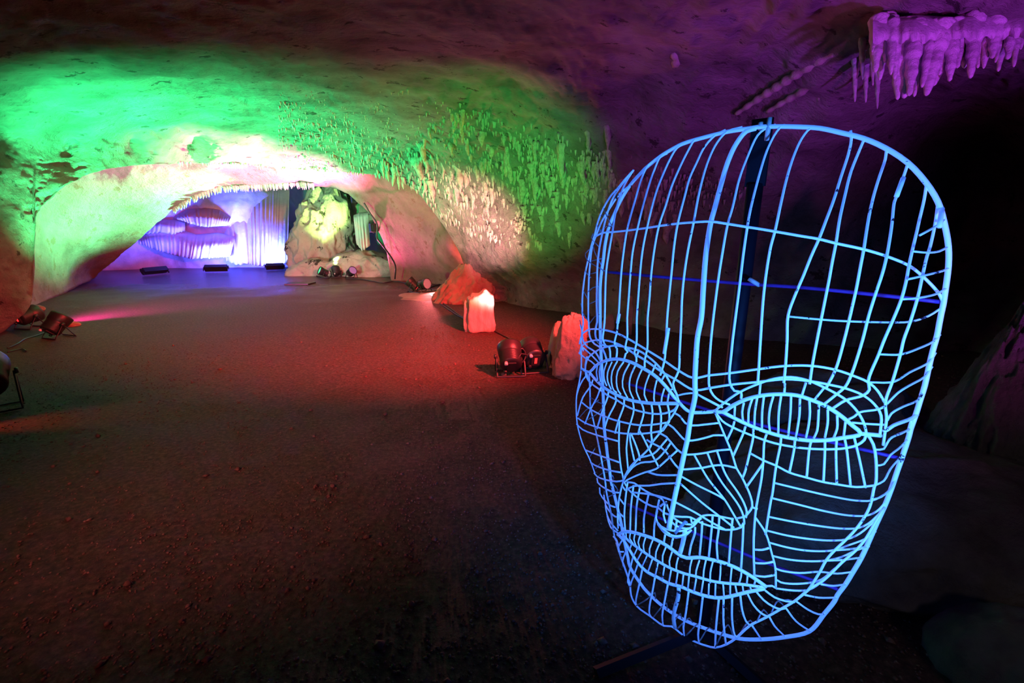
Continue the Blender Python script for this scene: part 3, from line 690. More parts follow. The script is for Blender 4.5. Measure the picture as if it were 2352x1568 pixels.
par_lamp('left floor spotlight standing out on the gravel beside the pillar lamp', gp(137, 778), at(500, 300, 7.8), (.2, 1, .4), 2, LEFTG, light=((.03, 1.0, .28), 6200, 116, 1.0))
par_lamp('large black spotlight cut by the left edge of the frame', gp(-14, 945), at(-40, 500, 6.0), (1, .1, .05), 1, None, R=.15, L=.34, hgt=.30, light=((1.0, .40, .32), 75, 70, 1.0))
spot('red_floor_lamp', tuple(gp(-260, 1010)+np.array([0, 0, .16])), tuple(gp(330, 940)), (1, .05, .02), 60, 34, 1.0, .05)

def wall_fixture(label, px, py, d, aim, s=.12):
    c = Vector(at(px, py, d)); root = empty('wall_spotlight', tuple(c)); tag(root, label, 'spotlight', 'small wall lamps in the far chamber')
    dv = (Vector(aim)-c).normalized(); Mx = Matrix.Translation(c) @ dv.to_track_quat('Z', 'Y').to_matrix().to_4x4()
    V, Fc = merge(box_data((0, 0, 0), (s*1.3, s*1.8, s)), box_data((0, 0, -s*.7), (s*.7, s*1.1, s*.5))); link('housing', mesh('housing', xf(V, Mx), Fc), M['black'], root, smooth=False)
    V, Fc = box_data((0, 0, s*.52), (s*1.1, s*1.6, .01)); link('lens', mesh('lens', xf(V, Mx), Fc), lens_mat('wall_lens', (.5, 1, .35), 1.2), root, smooth=False)
    V, Fc = tube_data([np.array(c+Vector((0, .02, -s))), np.array(c+Vector((.12, .25, -s*.5)))], .02, 6); link('bracket', mesh('bracket', V, Fc), M['black'], root)
wall_fixture('small square spotlight on the pink wall with a lime face', 856, 523, 11.9, at(760, 540, 14.0))
wall_fixture('smaller spotlight under the arch rim above the lime-lit boulder', 812, 458, 11.9, at(760, 560, 14.0), .09)

# ---- cables
def cable(label, pts, r=.009, name='cable', z=.014, cat='cable', jit=True):
    P = [gp(x, y)+np.array([0, 0, z]) if len(q) == 2 else at(*q) for q in pts for x, y in [q[:2]]]
    o = tube(name, catmull(P, .06), r, M['cable'], None, 6); return tag(o, label, cat)
cable('pair of thin black cables from the middle lamps to the stump', [(983, 672), (995, 684), (1012, 700), (1035, 716), (1052, 728), (1072, 738)])
cable('second thin cable beside it, from the middle lamps to the stump', [(985, 671), (1000, 686), (1020, 700), (1042, 716), (1060, 730), (1076, 737)])
cable('black cable running from behind the stump to the near lamps', [(1130, 757), (1150, 768), (1172, 779), (1192, 788), (1210, 795)])
cable('cable looping between the two near lamps', [(1186, 806, 4.5), (1200, 800, 4.55), (1208, 815, 4.5), (1200, 832, 4.45), (1190, 828, 4.4), (1197, 812, 4.45), (1216, 818, 4.5)], .008)
cable('cable coil lying under the right near lamp', [(1186, 842), (1205, 838), (1228, 834), (1240, 840), (1225, 846), (1200, 846), (1192, 840), (1215, 832), (1242, 830)], .01)
cable('black cables coiled under the middle lamps', [(938, 668), (955, 673), (985, 673), (1000, 668), (985, 664), (955, 668), (940, 671), (965, 675)], .014)
cable('cable from the middle lamps to the clay mound', [(983, 663), (1000, 655), (1012, 653), (990, 660)], .012)
cable('cable running along the wall foot from the far lamps to the middle lamps', [(795, 641), (830, 642), (860, 647), (880, 650), (905, 647), (935, 651)], .014)
cable('cable lying between the far lamps and the back wall', [(690, 628), (715, 632), (735, 637), (752, 640), (760, 634)], .014)
cable('thin cable hanging down the pink wall past the wall spotlight', [(836, 466, 11.3), (850, 490, 11.4), (866, 515, 11.4), (866, 545, 11.5), (880, 565, 11.7), (898, 590, 12.0), (908, 610, 12.2), (907, 640, 12.5)], .022)
cable('thin cable trailing on the gravel by the left lamps', [(110, 766), (85, 775), (60, 783), (40, 795), (18, 803)], .008)
cable('thin cable curving from the frame edge towards the left lamps', [(18, 812), (35, 808), (50, 805), (62, 810)], .008)
g0 = gp(690, 652)  # dark floor patch of unclear kind, built as a thin flat box
V, Fc = box_data((g0[0], g0[1], g0[2]+.015), (.62, .5, .03)); tag(link('floor_patch', mesh('floor_patch', V, Fc), M['patch'], None, smooth=False), 'dark flat plate on the wet floor before the boulder', 'patch')

# ================================================================== WIRE MASK
# traced in enlargements of the view: key -> (origin x, origin y, scale)
CR = dict(a=(1300, 260, 3.137), b=(1740, 260, 3.1354), c=(1300, 730, 5.228), d=(1600, 780, 3.92), e=(1300, 1000, 5.2275), g=(1500, 1000, 5.2257), h=(1380, 1180, 4.611),
          i=(1650, 1050, 3.485), j=(1310, 380, 3.92), k=(1310, 740, 5.2267), l=(1990, 380, 4.9), m=(1960, 660, 4.354), n=(1880, 960, 3.2667), o=(1500, 1150, 11.2), p=(1300, 1030, 6.03), q=(1300, 1350, 3.92))
def T(s):
    """'a 12,34 56,78 b 9,9' -> list of frame pixels"""
    out = []; k = None
    for tok in s.split():
        if tok in CR: k = CR[tok]
        else:
            x, y = tok.split(','); out.append((k[0]+float(x)/k[2], k[1]+float(y)/k[2]))
    return out
PHI = math.radians(40.0)
MU = np.array([math.cos(PHI), -math.sin(PHI), 0]); MN = np.array([-math.sin(PHI), -math.cos(PHI), 0]); MO = np.array([.623, 1.284, 0])
EYE = np.array([0, 0, CAMZ])
def rim_pt(px, py, p=0.0):
    v = dirv(px, py); t = np.dot(MO+MN*p-EYE, MN)/np.dot(v, MN); return EYE+v*t
RIM = T('j 670,30 540,175 450,320 395,440 360,520 335,600 310,730 298,840 280,960 268,1100 268,1300 270,1500 k 365,300 375,500 385,700 395,900 400,1100 410,1300 435,1500 p 570,60 600,260 620,430 655,580 690,720 740,930 765,1040 800,1240 840,1430 860,1520'
        ' h 295,520 330,600 380,680 430,750 q 700,0 830,130 950,220 1080,295 1230,355 1390,410 1560,455 1760,462 1980,440 2190,390 i 850,1250 930,1150 n 140,1330 200,1250 255,1160 320,1050 380,920 440,780 500,650 550,520 590,400 625,300 680,130 705,20'
        ' m 560,1450 600,1340 635,1240 665,1140 715,980 750,820 790,650 840,470 860,360 895,190 b 1335,1390 1355,1260 1375,1100 1375,960 1345,790 1300,640 1210,495 1080,355 920,250 760,180 600,140 450,108 300,98 150,95 0,100 a 1330,108 1180,130 1010,170 840,220 780,250 680,310')
RIM3 = np.array([rim_pt(*q) for q in RIM])
ru = (RIM3-MO)@MU; rv = RIM3[:, 2]
def extents():
    lv, lu, rvv, ruu = [], [], [], []
    top = rv.argmax(); bot = rv.argmin()
    n = len(rv); i = top; order = []
    # list runs from the upper left down, along the chin and up the right side
    left = [(v, u) for v, u in zip(rv, ru) if u < np.interp(v, [rv[bot], rv[top]], [ru[bot], ru[top]])]
    right = [(v, u) for v, u in zip(rv, ru) if u >= np.interp(v, [rv[bot], rv[top]], [ru[bot], ru[top]])]
    left.sort(); right.sort(); return np.array(left), np.array(right)
LE, RE = extents(); VB, VT = rv.min(), rv.max()
def H(u, v):
    uL = np.interp(v, LE[:, 0], LE[:, 1]); uR = np.interp(v, RE[:, 0], RE[:, 1])
    m = (uL+uR)/2; hw = np.maximum((uR-uL)/2, .05)
    s = np.clip(np.abs(u-m)/hw, 0, 1); vm = (VB+VT)/2
    tv_ = np.clip(np.abs(v-vm)/((VT-VB)/2), 0, 1)
    h = .255*(1-s**2.3)**.5*(1-tv_**3.2)**.5
    nz = np.clip((.97-v)/.33, 0, 1); nd_ = np.where(v < .63, np.clip((v-.585)/.045, 0, 1), 1)
    sig = .03+.045*nz
    uc = np.interp(v, [.2, .62, .95, 1.4], [0.0, 0.0, 0.0, 0.0])
    h = h+.085*nz**1.1*nd_*np.exp(-((u-uc)/sig)**2)
    h = h+.022*np.exp(-((v-1.02)/.05)**2)*np.exp(-(u/.3)**4)
    for q in (-.18, .18): h = h-.028*np.exp(-((u-q)/.10)**2-((v-.93)/.06)**2)
    h = h+.025*np.exp(-((v-.47)/.06)**2-(u/.16)**2)
    return h
TS = np.linspace(.75, 2.1, 900)
def face_pt(px, py):
    v = dirv(px, py); P = EYE+TS[:, None]*v; Q = P-MO
    u = Q@MU; p = Q@MN; gg = p-H(u, P[:, 2])
    ix = np.where((gg[:-1] > 0) & (gg[1:] <= 0) & (p[1:] > -.02))[0]
    if len(ix):
        k = ix[0]; f = gg[k]/(gg[k]-gg[k+1]); t = TS[k]+f*(TS[1]-TS[0])
    else:
        ok = p > -.02; k = np.argmin(np.where(ok, np.abs(gg), 9)); t = TS[k]
    return EYE+v*t, t
PL = {}
base_pt = MO+MU*(-.02); mask = empty('wire_mask', (base_pt[0]-MN[0]*.10, base_pt[1]-MN[1]*.10, 0))
tag(mask, 'huge wire-frame face mask glowing blue, with closed eyes, on a dark post', 'sculpture')
def smooth_t(t):
    t = np.array(t)
    return t
WR = []
def wire(name, s, r=.0032, kind='f', mat='paint', parent=None, sides=6):
    r = r*.88; px = T(s)
    # refine in the picture first so that the wire follows the face between the traced points
    pts = catmull([(x, y, 0) for x, y in px], 14.0)[:, :2]
    n = len(pts); tt = np.linspace(0, 1, n)
    if kind == 'r': P = np.array([rim_pt(*q) for q in pts])
    else:
        P = np.array([face_pt(*q)[0] for q in pts])
        if kind in ('fr', 'rf', 'rfr'):
            Rr = np.array([rim_pt(*q) for q in pts])
            f = {'fr': sstep(.35, 1, tt), 'rf': 1-sstep(0, .45, tt), 'rfr': np.maximum(1-sstep(0, .3, tt), sstep(.7, 1, tt))}[kind]
            P = P*(1-f)[:, None]+Rr*f[:, None]
        # iron out jumps where a line of sight slips past the silhouette
        if n > 4:
            for _ in range(2):
                Q = P.copy(); Q[1:-1] = (P[:-2]+2*P[1:-1]+P[2:])/4
                # keep the sight line, smooth only the distance
                dq = np.linalg.norm(Q-EYE, axis=1); dp = np.linalg.norm(P-EYE, axis=1); P = EYE+(P-EYE)*(dq/dp)[:, None]
    return tube(name, P, r, M[mat], mask if parent is None else parent, sides)
# --- outline
cl_ = catmull(list(RIM3)+[RIM3[0]], .02)[:-1]
rim = tube('outline_rod', cl_, .0054, M['paint'], mask, 8, closed=True)
# --- forehead
wire('forehead_band', 'a 210,890 260,862 340,855 440,845 515,835 590,825 670,812 800,795 920,785 1045,780 1165,797 1310,820 b 0,830 120,850 320,885 440,905 560,935 765,980 930,1030 1095,1100 1190,1175 1270,1255 1310,1305 1340,1370', .0036, 'rfr')
wire('centre_strip', 'a 1370,108 1300,130 1230,215 1170,340 1110,540 1070,690 1045,780 1010,1000 990,1250 c 1625,0 1580,230 1560,500 1550,700 1550,850 1555,900 1530,1050 1510,1130 1490,1240 1460,1450 e 1430,170 1385,380 1350,540 1310,720 1270,920 1235,1120', .0070, 'rf', sides=8)
FW = ['j 570,40 500,115 430,200 370,265 300,380 250,500 220,620 190,720 160,850 135,960 118,1085 108,1200 110,1350 k 155,0 140,150 165,250 210,300 300,355 365,470',
 'j 540,175 440,260 370,360 290,490 235,620 195,740 178,880 168,1000 162,1200 163,1400 k 220,0 225,110 240,190 290,260 390,325 435,445',
 'j 500,120 388,285 330,440 290,600 262,740 245,890 240,1050 237,1250 k 320,0 300,90 305,180 345,250 430,285',
 'j 570,40 500,150 450,270 405,430 385,560 370,650 345,790 325,930 317,1050 312,1250 k 410,0 395,130 390,210 430,285 465,290 480,435',
 'a 665,320 595,370 545,470 500,620 440,840 415,1000 400,1130 388,1300 380,1440 c 625,0 610,180 580,300 600,355 612,365 605,480',
 'a 730,290 680,315 640,400 600,510 560,650 515,830 480,1000 465,1150 450,1350 c 735,0 735,240 710,370 740,410 715,430 700,490',
 'a 870,205 800,250 750,330 700,440 650,570 585,820 550,1000 530,1200 515,1400 c 850,0 845,310 820,420 845,480 845,530',
 'a 980,172 930,190 880,270 820,390 760,530 720,660 670,810 640,960 615,1150 600,1350 c 980,0 975,370 945,500 945,590',
 'a 1150,120 1080,155 1000,240 940,360 890,470 855,600 805,795 780,950 760,1150 740,1350 c 1215,0 1200,300 1180,520 1130,690',
 'a 1270,100 1165,130 1090,210 1030,330 985,470 950,620 920,785 880,980 850,1180 835,1350 c 1385,0 1365,400 1350,640 1285,790 1330,920 1355,1010',
 'b 130,82 50,115 0,160 a 1310,310 1250,470 1200,680 1165,800 1120,1050 1090,1250 d 130,0 110,350 115,430 150,500 210,550 300,585',
 'b 240,98 190,85 140,130 80,240 40,350 a 1330,690 1305,830 1280,1000 1250,1250 d 325,0 310,150 295,300 300,390 340,460 400,470 400,530',
 'b 440,105 380,110 320,180 260,310 210,470 170,640 125,850 95,960 60,1170 40,1350 d 575,0 560,250 550,400',
 'b 670,125 675,190 655,290 600,460 550,620 490,780 440,910 390,1020 330,1170 270,1310 220,1455 d 815,0 800,240 785,390',
 'b 775,170 720,300 670,430 630,590 590,770 565,935 540,1060 515,1200 485,1350 d 1085,0 1040,240 1018,400',
 'b 930,245 920,330 880,450 840,580 805,730 780,880 765,980 740,1110 710,1270 680,1400 d 1330,0 1250,270 1165,435',
 'b 1085,355 1050,460 1000,600 985,640 965,820 930,1030 900,1150 850,1300 800,1460 d 1495,0 1395,310 1340,420 1260,490 1155,575',
 'b 1220,490 1200,620 1165,770 1145,860 1115,985 1090,1100 1070,1210 1035,1340 970,1500 d 1690,0 1640,130 1545,370 1555,450 1500,500 1340,545 1230,615',
 'b 1300,640 1280,790 1240,970 1220,1030 1190,1160 1155,1320 1100,1500 d 1865,0 1835,130 1765,370 1700,560 1710,700 1700,800 1680,950']
for s in FW: wire('forehead_wire', s, .0033, 'rf')
for s in ('b 1050,465 1000,600', 'c 1230,120 1180,430', 'j 440,1335 425,1420', 'b 1328,685 1310,820'): 
    try: wire('weld_piece', s, .0052, 'f')
    except Exception: pass
# --- brows
wire('brow_wire', 'k 110,260 125,190 150,130 210,90 290,80 400,90 555,130 680,190 c 850,310 980,390 1190,520 1350,630 1530,720 1700,690 d 110,320 300,300 550,265 800,235 1040,235 1250,270 1400,320 1550,385 1630,460 1690,560')
wire('brow_wire', 'c 220,300 330,270 450,265 580,295 700,350 820,430 940,500 1140,640 1310,735 1540,865 1720,840 d 110,435 300,405 550,380 800,355 1040,375 1200,405 1350,440 1500,500 1600,580 1660,680 1650,870')
wire('eyelid_crease_wire', 'c 230,640 250,500 330,420 440,360 520,340 600,330 740,355 870,390 980,460 1080,545 1190,675 1260,800 1330,920')
wire('eyelid_crease_wire', 'd 165,640 270,550 390,470 560,395 700,350 850,335 1000,365 1150,430 1265,490 1350,545 1450,650 1510,760 1530,850')
# --- eyes: rim rods with lid wires as their pieces
eyeL = wire('eye_rim', 'c 190,610 280,650 350,580 430,530 550,495 650,495 780,530 900,590 1050,680 1180,800 1300,950 1360,1015 1200,1025 1050,1025 900,1010 750,980 600,920 450,830 350,735 280,650', .0052, sides=8)
eyeR = wire('eye_rim', 'd 165,645 235,650 330,590 450,535 600,500 750,490 900,500 1030,540 1150,590 1280,670 1400,770 1480,845 1300,885 1150,905 1000,905 850,885 700,850 550,800 400,735 235,650', .0052, sides=8)
wire('eye_corner_rod', 'd 1470,845 1530,850 1600,856 1655,862', .0055, sides=8)
for s in ['375,580 365,650 380,740', '420,550 400,640 415,765', '490,535 455,640 460,740 490,815', '550,530 500,650 500,760 545,860', '615,520 555,640 545,770 575,870 610,895', '690,530 620,640 605,770 625,870 660,920',
          '760,550 690,690 680,830 740,960', '830,575 770,720 765,870 810,970', '910,620 855,750 845,880 890,990', '1000,680 955,800 940,920 975,1005', '1090,750 1065,850 1055,960 1060,1000', '1180,850 1150,950 1145,1005', '1235,910 1220,1000']:
    wire('eyelid_wire', 'c '+s, .0026, parent=eyeL)
for s in ['345,600 340,700', '425,570 410,650 418,730', '500,535 470,630 465,755', '545,525 525,650 520,775', '605,515 590,650 588,805', '690,510 660,620 650,740 660,825', '760,510 740,650 735,840', '850,510 845,650 825,860',
          '930,530 925,680 895,875', '1015,550 1020,650 1010,760 985,880', '1100,590 1095,720 1085,820 1055,885', '1180,630 1180,750 1155,880', '1265,680 1265,800 1235,880', '1340,740 1325,865']:
    wire('eyelid_wire', 'd '+s, .0028, parent=eyeR)
for s in ('d 575,395 565,490', 'd 795,390 790,475', 'd 985,385 950,495', 'd 1150,430 1065,535', 'd 1370,715 1420,690 1460,655 1640,625 1690,600', 'd 1400,745 1510,755 1690,765', 'c 870,400 845,470', 'c 1080,545 1035,650', 'c 1190,675 1150,745', 'c 1290,850 1230,870',
          'k 130,285 200,345 260,400 340,485', 'k 100,365 180,430 250,470 300,515', 'd 5,490 120,550 235,610', 'c 170,80 190,160 180,280 190,350 210,400', 'c 165,420 190,330 215,320'): wire('lid_tie_wire', s, .0028)
wire('under_eye_wire', 'd 170,650 230,730 330,790 520,870 700,930 880,965 1020,980 1200,985 1340,975 1450,945 1510,900 1530,850')
wire('under_eye_wire', 'c 240,640 290,770 420,870 500,930 610,985 710,1050 820,1100 930,1130 1050,1150 1150,1150 1240,1130 1310,1095 1355,1020')
# --- cheeks
for s in ('d 340,735 325,790 275,900', 'd 440,780 425,830 330,1045', 'd 510,800 510,870 475,1030 435,1190 412,1245', 'd 630,850 610,910 600,1085 585,1240 i 300,420 285,600 282,750 288,945', 'd 760,880 755,940 715,1140 680,1400 g 1420,750 1380,980 1350,1190',
          'd 885,900 880,970 835,1195', 'd 1030,915 1015,980 990,1245', 'd 1155,915 1155,985 1142,1285', 'd 1260,910 1255,990 1262,1305', 'd 1335,900 1350,980 1385,1310', 'd 1420,885 1460,1050 1520,1330',
          'd 480,1020 600,1085 720,1135 835,1195 990,1240 1140,1280 1260,1300 1440,1325 1610,1310', 'd 600,1110 530,1210 445,1330',
          'k 270,690 255,745 150,900 100,1060 85,1120', 'k 370,775 350,820 325,890 245,1040 175,1220', 'k 455,840 450,890 385,1060 320,1275', 'k 540,880 550,940 450,1150 405,1290', 'k 645,920 645,990 580,1170 535,1330',
          'c 800,1005 815,1095 750,1350 730,1500 e 725,150 735,300 745,400', 'c 905,1025 935,1115 880,1330 865,1400', 'c 1025,1035 1040,1150 1020,1350 1030,1500 1000,1568', 'c 1115,1040 1140,1150 1135,1370', 'c 1220,1040 1240,1150 1240,1240',
          'c 185,1010 300,1100 510,1200 640,1240 870,1285 1040,1280 1210,1255', 'c 140,1200 230,1260 460,1335 640,1380 860,1390 1040,1375 1165,1350', 'c 125,1270 200,1340 400,1415 630,1480', 'p 270,20 480,100 740,190', 'p 340,190 400,230 500,270 620,305 770,330',
          'p 390,340 430,385 540,430 700,455 800,440', 'p 430,410 440,470 540,550 650,600 740,610', 'p 465,540 470,620 540,720 620,790 680,810', 'p 525,640 550,780 620,890 690,945 715,945', 'p 545,780 570,920 630,1040 715,1130', 'p 570,930 620,1090 720,1170',
          'k 130,280 130,560 110,700 75,880 70,1000 80,1200 110,1340 155,1480 p 330,150 400,340', 'k 190,640 150,690 100,790 75,880', 'c 640,1235 635,1480 e 640,220 665,420 690,530 670,610 640,740 620,960 625,1110',
          'c 880,1350 920,1420 e 1000,170 1060,280 1110,370', 'c 770,1380 e 790,0 880,240 885,300', 'c 765,1400 e 770,60 820,300', 'k 200,410 180,500 185,640 230,720', 'p 780,520 825,580', 'p 740,690 805,770', 'p 720,880 800,945', 'p 720,1040 820,1120'):
    wire('cheek_wire', s, .0030)
wire('cheek_rod', 'd 1540,855 1590,940 1615,1080 1612,1300 i 1250,230 1210,400 1120,550 1020,660 930,745 865,820 810,920 760,1000 720,1060 610,1150', .0036)
wire('side_rod', 'k 225,620 235,820 240,1010 265,1130 310,1330 p 500,200 540,430 560,600 590,740 630,930 650,1100 680,1250 740,1430 780,1530', .0034, 'f', 'paint_thin')
for s in ('450,205 700,265 900,310 1100,345 1230,345 1290,320 1380,265', '425,325 650,380 850,430 1050,465 1190,465 1270,430 1370,320', '400,475 600,515 850,555 1000,570 1120,565 1200,530 1330,410', '385,585 550,625 750,655 900,665 1030,655 1130,610 1260,500',
          '400,680 550,720 700,745 850,750 935,740 1050,700 1180,650 1260,590', '440,790 550,815 700,830 870,825 990,795 1100,745 1210,710', '450,885 500,905 650,925 810,915 950,930 1080,915', '465,980 500,1000 600,1012 750,1000 830,975 920,900 990,845',
          '460,1048 600,1065 720,1060 780,1030 830,990', '690,1100 800,1122 950,1122', '620,1150 720,1220 800,1255 850,1255', '540,1205 620,1310 740,1395', '405,1270 450,1350 530,1430', '265,1340 300,1390 345,1460', '860,826 1000,820 1150,800', '820,1015 920,1028 1020,1015', '935,742 1050,735 1190,715'):
    wire('jaw_wire', 'i '+s, .0028, 'fr')
for s in ('l 600,785 720,720 850,640 880,600', 'l 515,965 700,980 820,965 920,915', 'l 465,1280 620,1245 900,1170 940,1140', 'l 395,1505 580,1490 800,1440 915,1370', 'b 215,1462 460,1485 650,1497 970,1505 1100,1500 1230,1460 1340,1390', 'm 260,668 480,668 650,610 800,540 870,470',
          'm 160,948 410,940 560,850 760,745 825,650', 'm 335,1165 450,1050 560,980 710,895 790,790', 'm 340,1330 380,1260 500,1190 640,1130 715,1030', 'm 330,1568 380,1500 480,1460 570,1410', 'n 420,235 490,230 530,160 600,120 690,85', 'n 435,355 490,345 540,275 600,230 680,150', 'n 430,500 490,470 540,380 610,300', 'n 410,610 470,590 540,530 590,440'):
    wire('temple_wire', s, .0027, 'fr', 'paint_thin')
wire('temple_rod', 'm 300,1440 345,1420 400,1380 580,1310 640,1270', .0045, 'fr')
# --- nose
for s in ('c 1360,1015 1430,1090 1500,1130 1600,1135 1780,1120 d 165,640',): wire('nose_bridge_rod', s, .0050, sides=8)
for s in ('c 1300,945 1400,915 1550,905 1650,960 1860,1070', 'c 1300,1140 1370,1180 1430,1260 1520,1290 1650,1280 1830,1260', 'c 1210,1265 1290,1320 1370,1410 1430,1465 1520,1470 1700,1430 d 150,860 245,860',
          'd 165,650 210,760 260,880 310,1000 350,1130 g 1000,390 1060,490 1120,610 1170,730 1190,850 1150,920 1110,965 1000,995', 'g 1185,860 1255,880', 'c 1100,1370 1210,1430 e 1220,35 1260,80 1330,165 1400,215 g 370,225 490,225 640,205 760,180 930,165',
          'e 970,50 1030,90 1150,150 1220,220 1280,310 1350,390 g 340,405 450,400 600,385 720,360 840,355 1005,390', 'g 490,225 560,350 660,520 860,770 940,900 1055,1100', 'g 320,480 520,590 800,730 860,770', 'g 650,205 730,400 830,570 960,740 1040,860 1085,970 1095,1060',
          'g 765,180 850,420 900,515 1010,670 1090,810 1125,920 1115,985', 'g 320,570 580,800 800,970 970,1105', 'g 250,790 500,920 700,1040 870,1130', 'g 230,965 350,975 450,980 560,1040 700,1090 870,1130 940,1130 1055,1100 1085,1050',
          'g 480,1050 540,1000 600,960 720,955 830,975 950,1000', 'o 80,480 120,560 210,660 330,720 450,755 620,775 800,760 930,710 1060,620 1150,520 1240,440', 'o 120,600 220,740 330,850 480,920 600,945 750,920 870,860 990,740', 'o 250,750 470,880 640,905 820,860 960,770',
          'o 460,530 580,630 700,690 850,710 950,700', 'o 480,400 600,490 750,575 1000,610', 'o 610,510 570,750', 'o 970,440 990,550 1050,600 1130,530', 'e 740,560 820,570 900,630 1020,700 1130,745 1180,810 1130,850', 'e 740,640 890,770 1040,850 1100,860 1180,930 1260,950',
          'e 1120,770 1100,860 1080,990 1100,1050 1160,1120 1260,1190', 'e 1200,790 1220,860 1250,930', 'e 1190,820 1170,950 1200,1050', 'e 980,435 1090,470 1360,475', 'e 740,640 820,605 1000,600 1140,580 1340,570', 'e 790,680 1010,705 1180,745 1290,785',
          'e 1220,35 1040,225 900,260 830,310 740,420 690,530', 'e 1260,85 1160,220 1060,305 900,325 800,380 720,480', 'e 1340,175 1200,300 1080,400 950,440 800,500 700,560 720,600 740,600', 'e 690,540 740,440 850,300 1000,150 1030,90 1100,0', 'c 1240,1240 1165,1350', 'c 1355,1020 1300,1140 1210,1265 1150,1350 1030,1500'):
    wire('nose_wire', s, .0029)
wire('nose_tip_rod', 'o 560,830 660,720 770,590 830,535 870,570', .005, 'f', 'wire_bare')
# --- lips
up = wire('upper_lip_rod', 'h 180,220 230,190 320,190 420,215 530,250 640,300 720,350 800,410 850,445 910,465 980,462 1060,460 1180,485 1280,510 1400,555 1520,615 1640,690 1750,770', .0055, sides=8)
lo = wire('lower_lip_rod', 'h 190,225 250,290 310,390 380,500 440,570 500,620 600,670 720,735 850,770 950,815 1080,860 1200,885 1300,885 1420,860 1560,825 1740,790', .0050, sides=8)
mi = wire('mouth_line_rod', 'h 230,220 290,280 380,350 450,400 540,460 620,510 720,565 800,600 900,635 1000,660 1100,690 1200,715 1350,735 1500,745 1740,780', .0042, sides=8)
for s in ('265,200 270,250 295,280', '315,195 305,260 340,310', '365,200 350,270 375,340', '420,220 395,300 410,360 440,390', '475,245 450,330 460,400', '555,265 515,370 515,430', '630,300 585,400 580,480', '690,350 655,440 655,520', '755,400 725,500 730,560', '820,460 800,540 800,605', '970,465 945,560 940,650',
          '1045,490 1010,600 1005,680', '1115,480 1090,600 1085,690', '1190,490 1160,620 1158,730', '1270,515 1265,640 1255,735', '1385,570 1370,740', '1490,600 1485,660 1465,730', '1555,640 1545,750', '1640,690 1625,750'): wire('lip_wire', 'h '+s, .0024, parent=up)
for s in ('325,320 300,390', '385,365 340,460', '440,390 380,500', '490,440 440,550', '545,480 500,610', '605,520 575,660', '675,545 650,700', '745,590 720,730', '815,615 795,750', '875,640 860,780', '935,655 920,810', '1010,690 985,830', '1085,700 1060,860', '1145,740 1140,870', '1215,740 1210,880', '1295,745 1305,880',
          '1370,750 1370,870', '1425,760 1445,860', '1500,750 1510,830', '1575,750 1595,815'): wire('lip_wire', 'h '+s, .0024, parent=lo)
for s in ('e 740,560 720,700 700,950 710,1130', 'e 810,600 780,850 770,1130', 'e 885,630 850,830 835,1140', 'e 995,690 960,850 935,1000 935,1165', 'e 1095,900 1060,1080 1055,1220', 'e 1190,1190 1175,1280', 'e 1285,1230 1260,1350', 'e 1550,1100 1550,1160 1500,1320 1480,1435', 'e 1635,1030 1630,1150 1605,1430',
          'e 1760,970 1750,1100 1715,1450', 'e 1840,980 1830,1150 1810,1300 1820,1480', 'e 2000,990 1980,1200 1955,1530', 'h 1510,100 1500,330 1485,580'): wire('upper_lip_wire', s, .0030)
wire('philtrum_strip', 'e 1430,1150 1400,1300 1370,1410', .0065, sides=8)
wire('chin_strip', 'h 825,780 820,880 780,1020 770,1110 785,1200', .0065, sides=8, mat='paint_thin')
for s in ('i 300,485 380,610 430,780 455,880 460,1045', 'i 290,738 350,740 405,725', 'i 290,845 370,848 440,835', 'i 290,945 370,955 450,940', 'i 385,1030 430,1028 460,1045', 'i 375,1065 450,1120 540,1150 610,1158', 'i 300,1070 360,1140 440,1195 500,1215 540,1205', 'i 230,1085 280,1180 340,1245 385,1270', 'i 175,1100 190,1220 220,1310 250,1345', 'i 110,1115 110,1300 130,1420 150,1445',
          'h 1300,895 1300,1150 1325,1380', 'h 1250,895 1220,1200 1210,1415', 'h 1080,870 1050,1130 1030,1280 1040,1370', 'h 930,820 900,1050 875,1200 885,1295', 'h 710,740 680,900 650,1080 660,1180', 'h 575,660 545,830 515,980 515,1060 530,1085', 'h 440,580 410,730 370,940 380,970', 'h 395,520 350,650 310,770 320,860', 'h 340,460 310,580 285,720 300,755', 'h 280,360 230,500 240,550', 'h 240,260 180,360 190,400 240,400'):
    wire('chin_wire', s, .0030)
wire('jaw_line_wire', 'h 135,240 165,270 200,420 250,560 310,750 320,860 380,975 520,1080 670,1185 750,1190 880,1290 1030,1365 1120,1395 1210,1415 1330,1380 1430,1315 1490,1260 1580,1180 1740,1100 1900,1010 i 610,1150 740,1045 820,1000 900,930 990,840 1100,745 1180,650 1250,530 1330,400', .0034, 'f', 'paint')
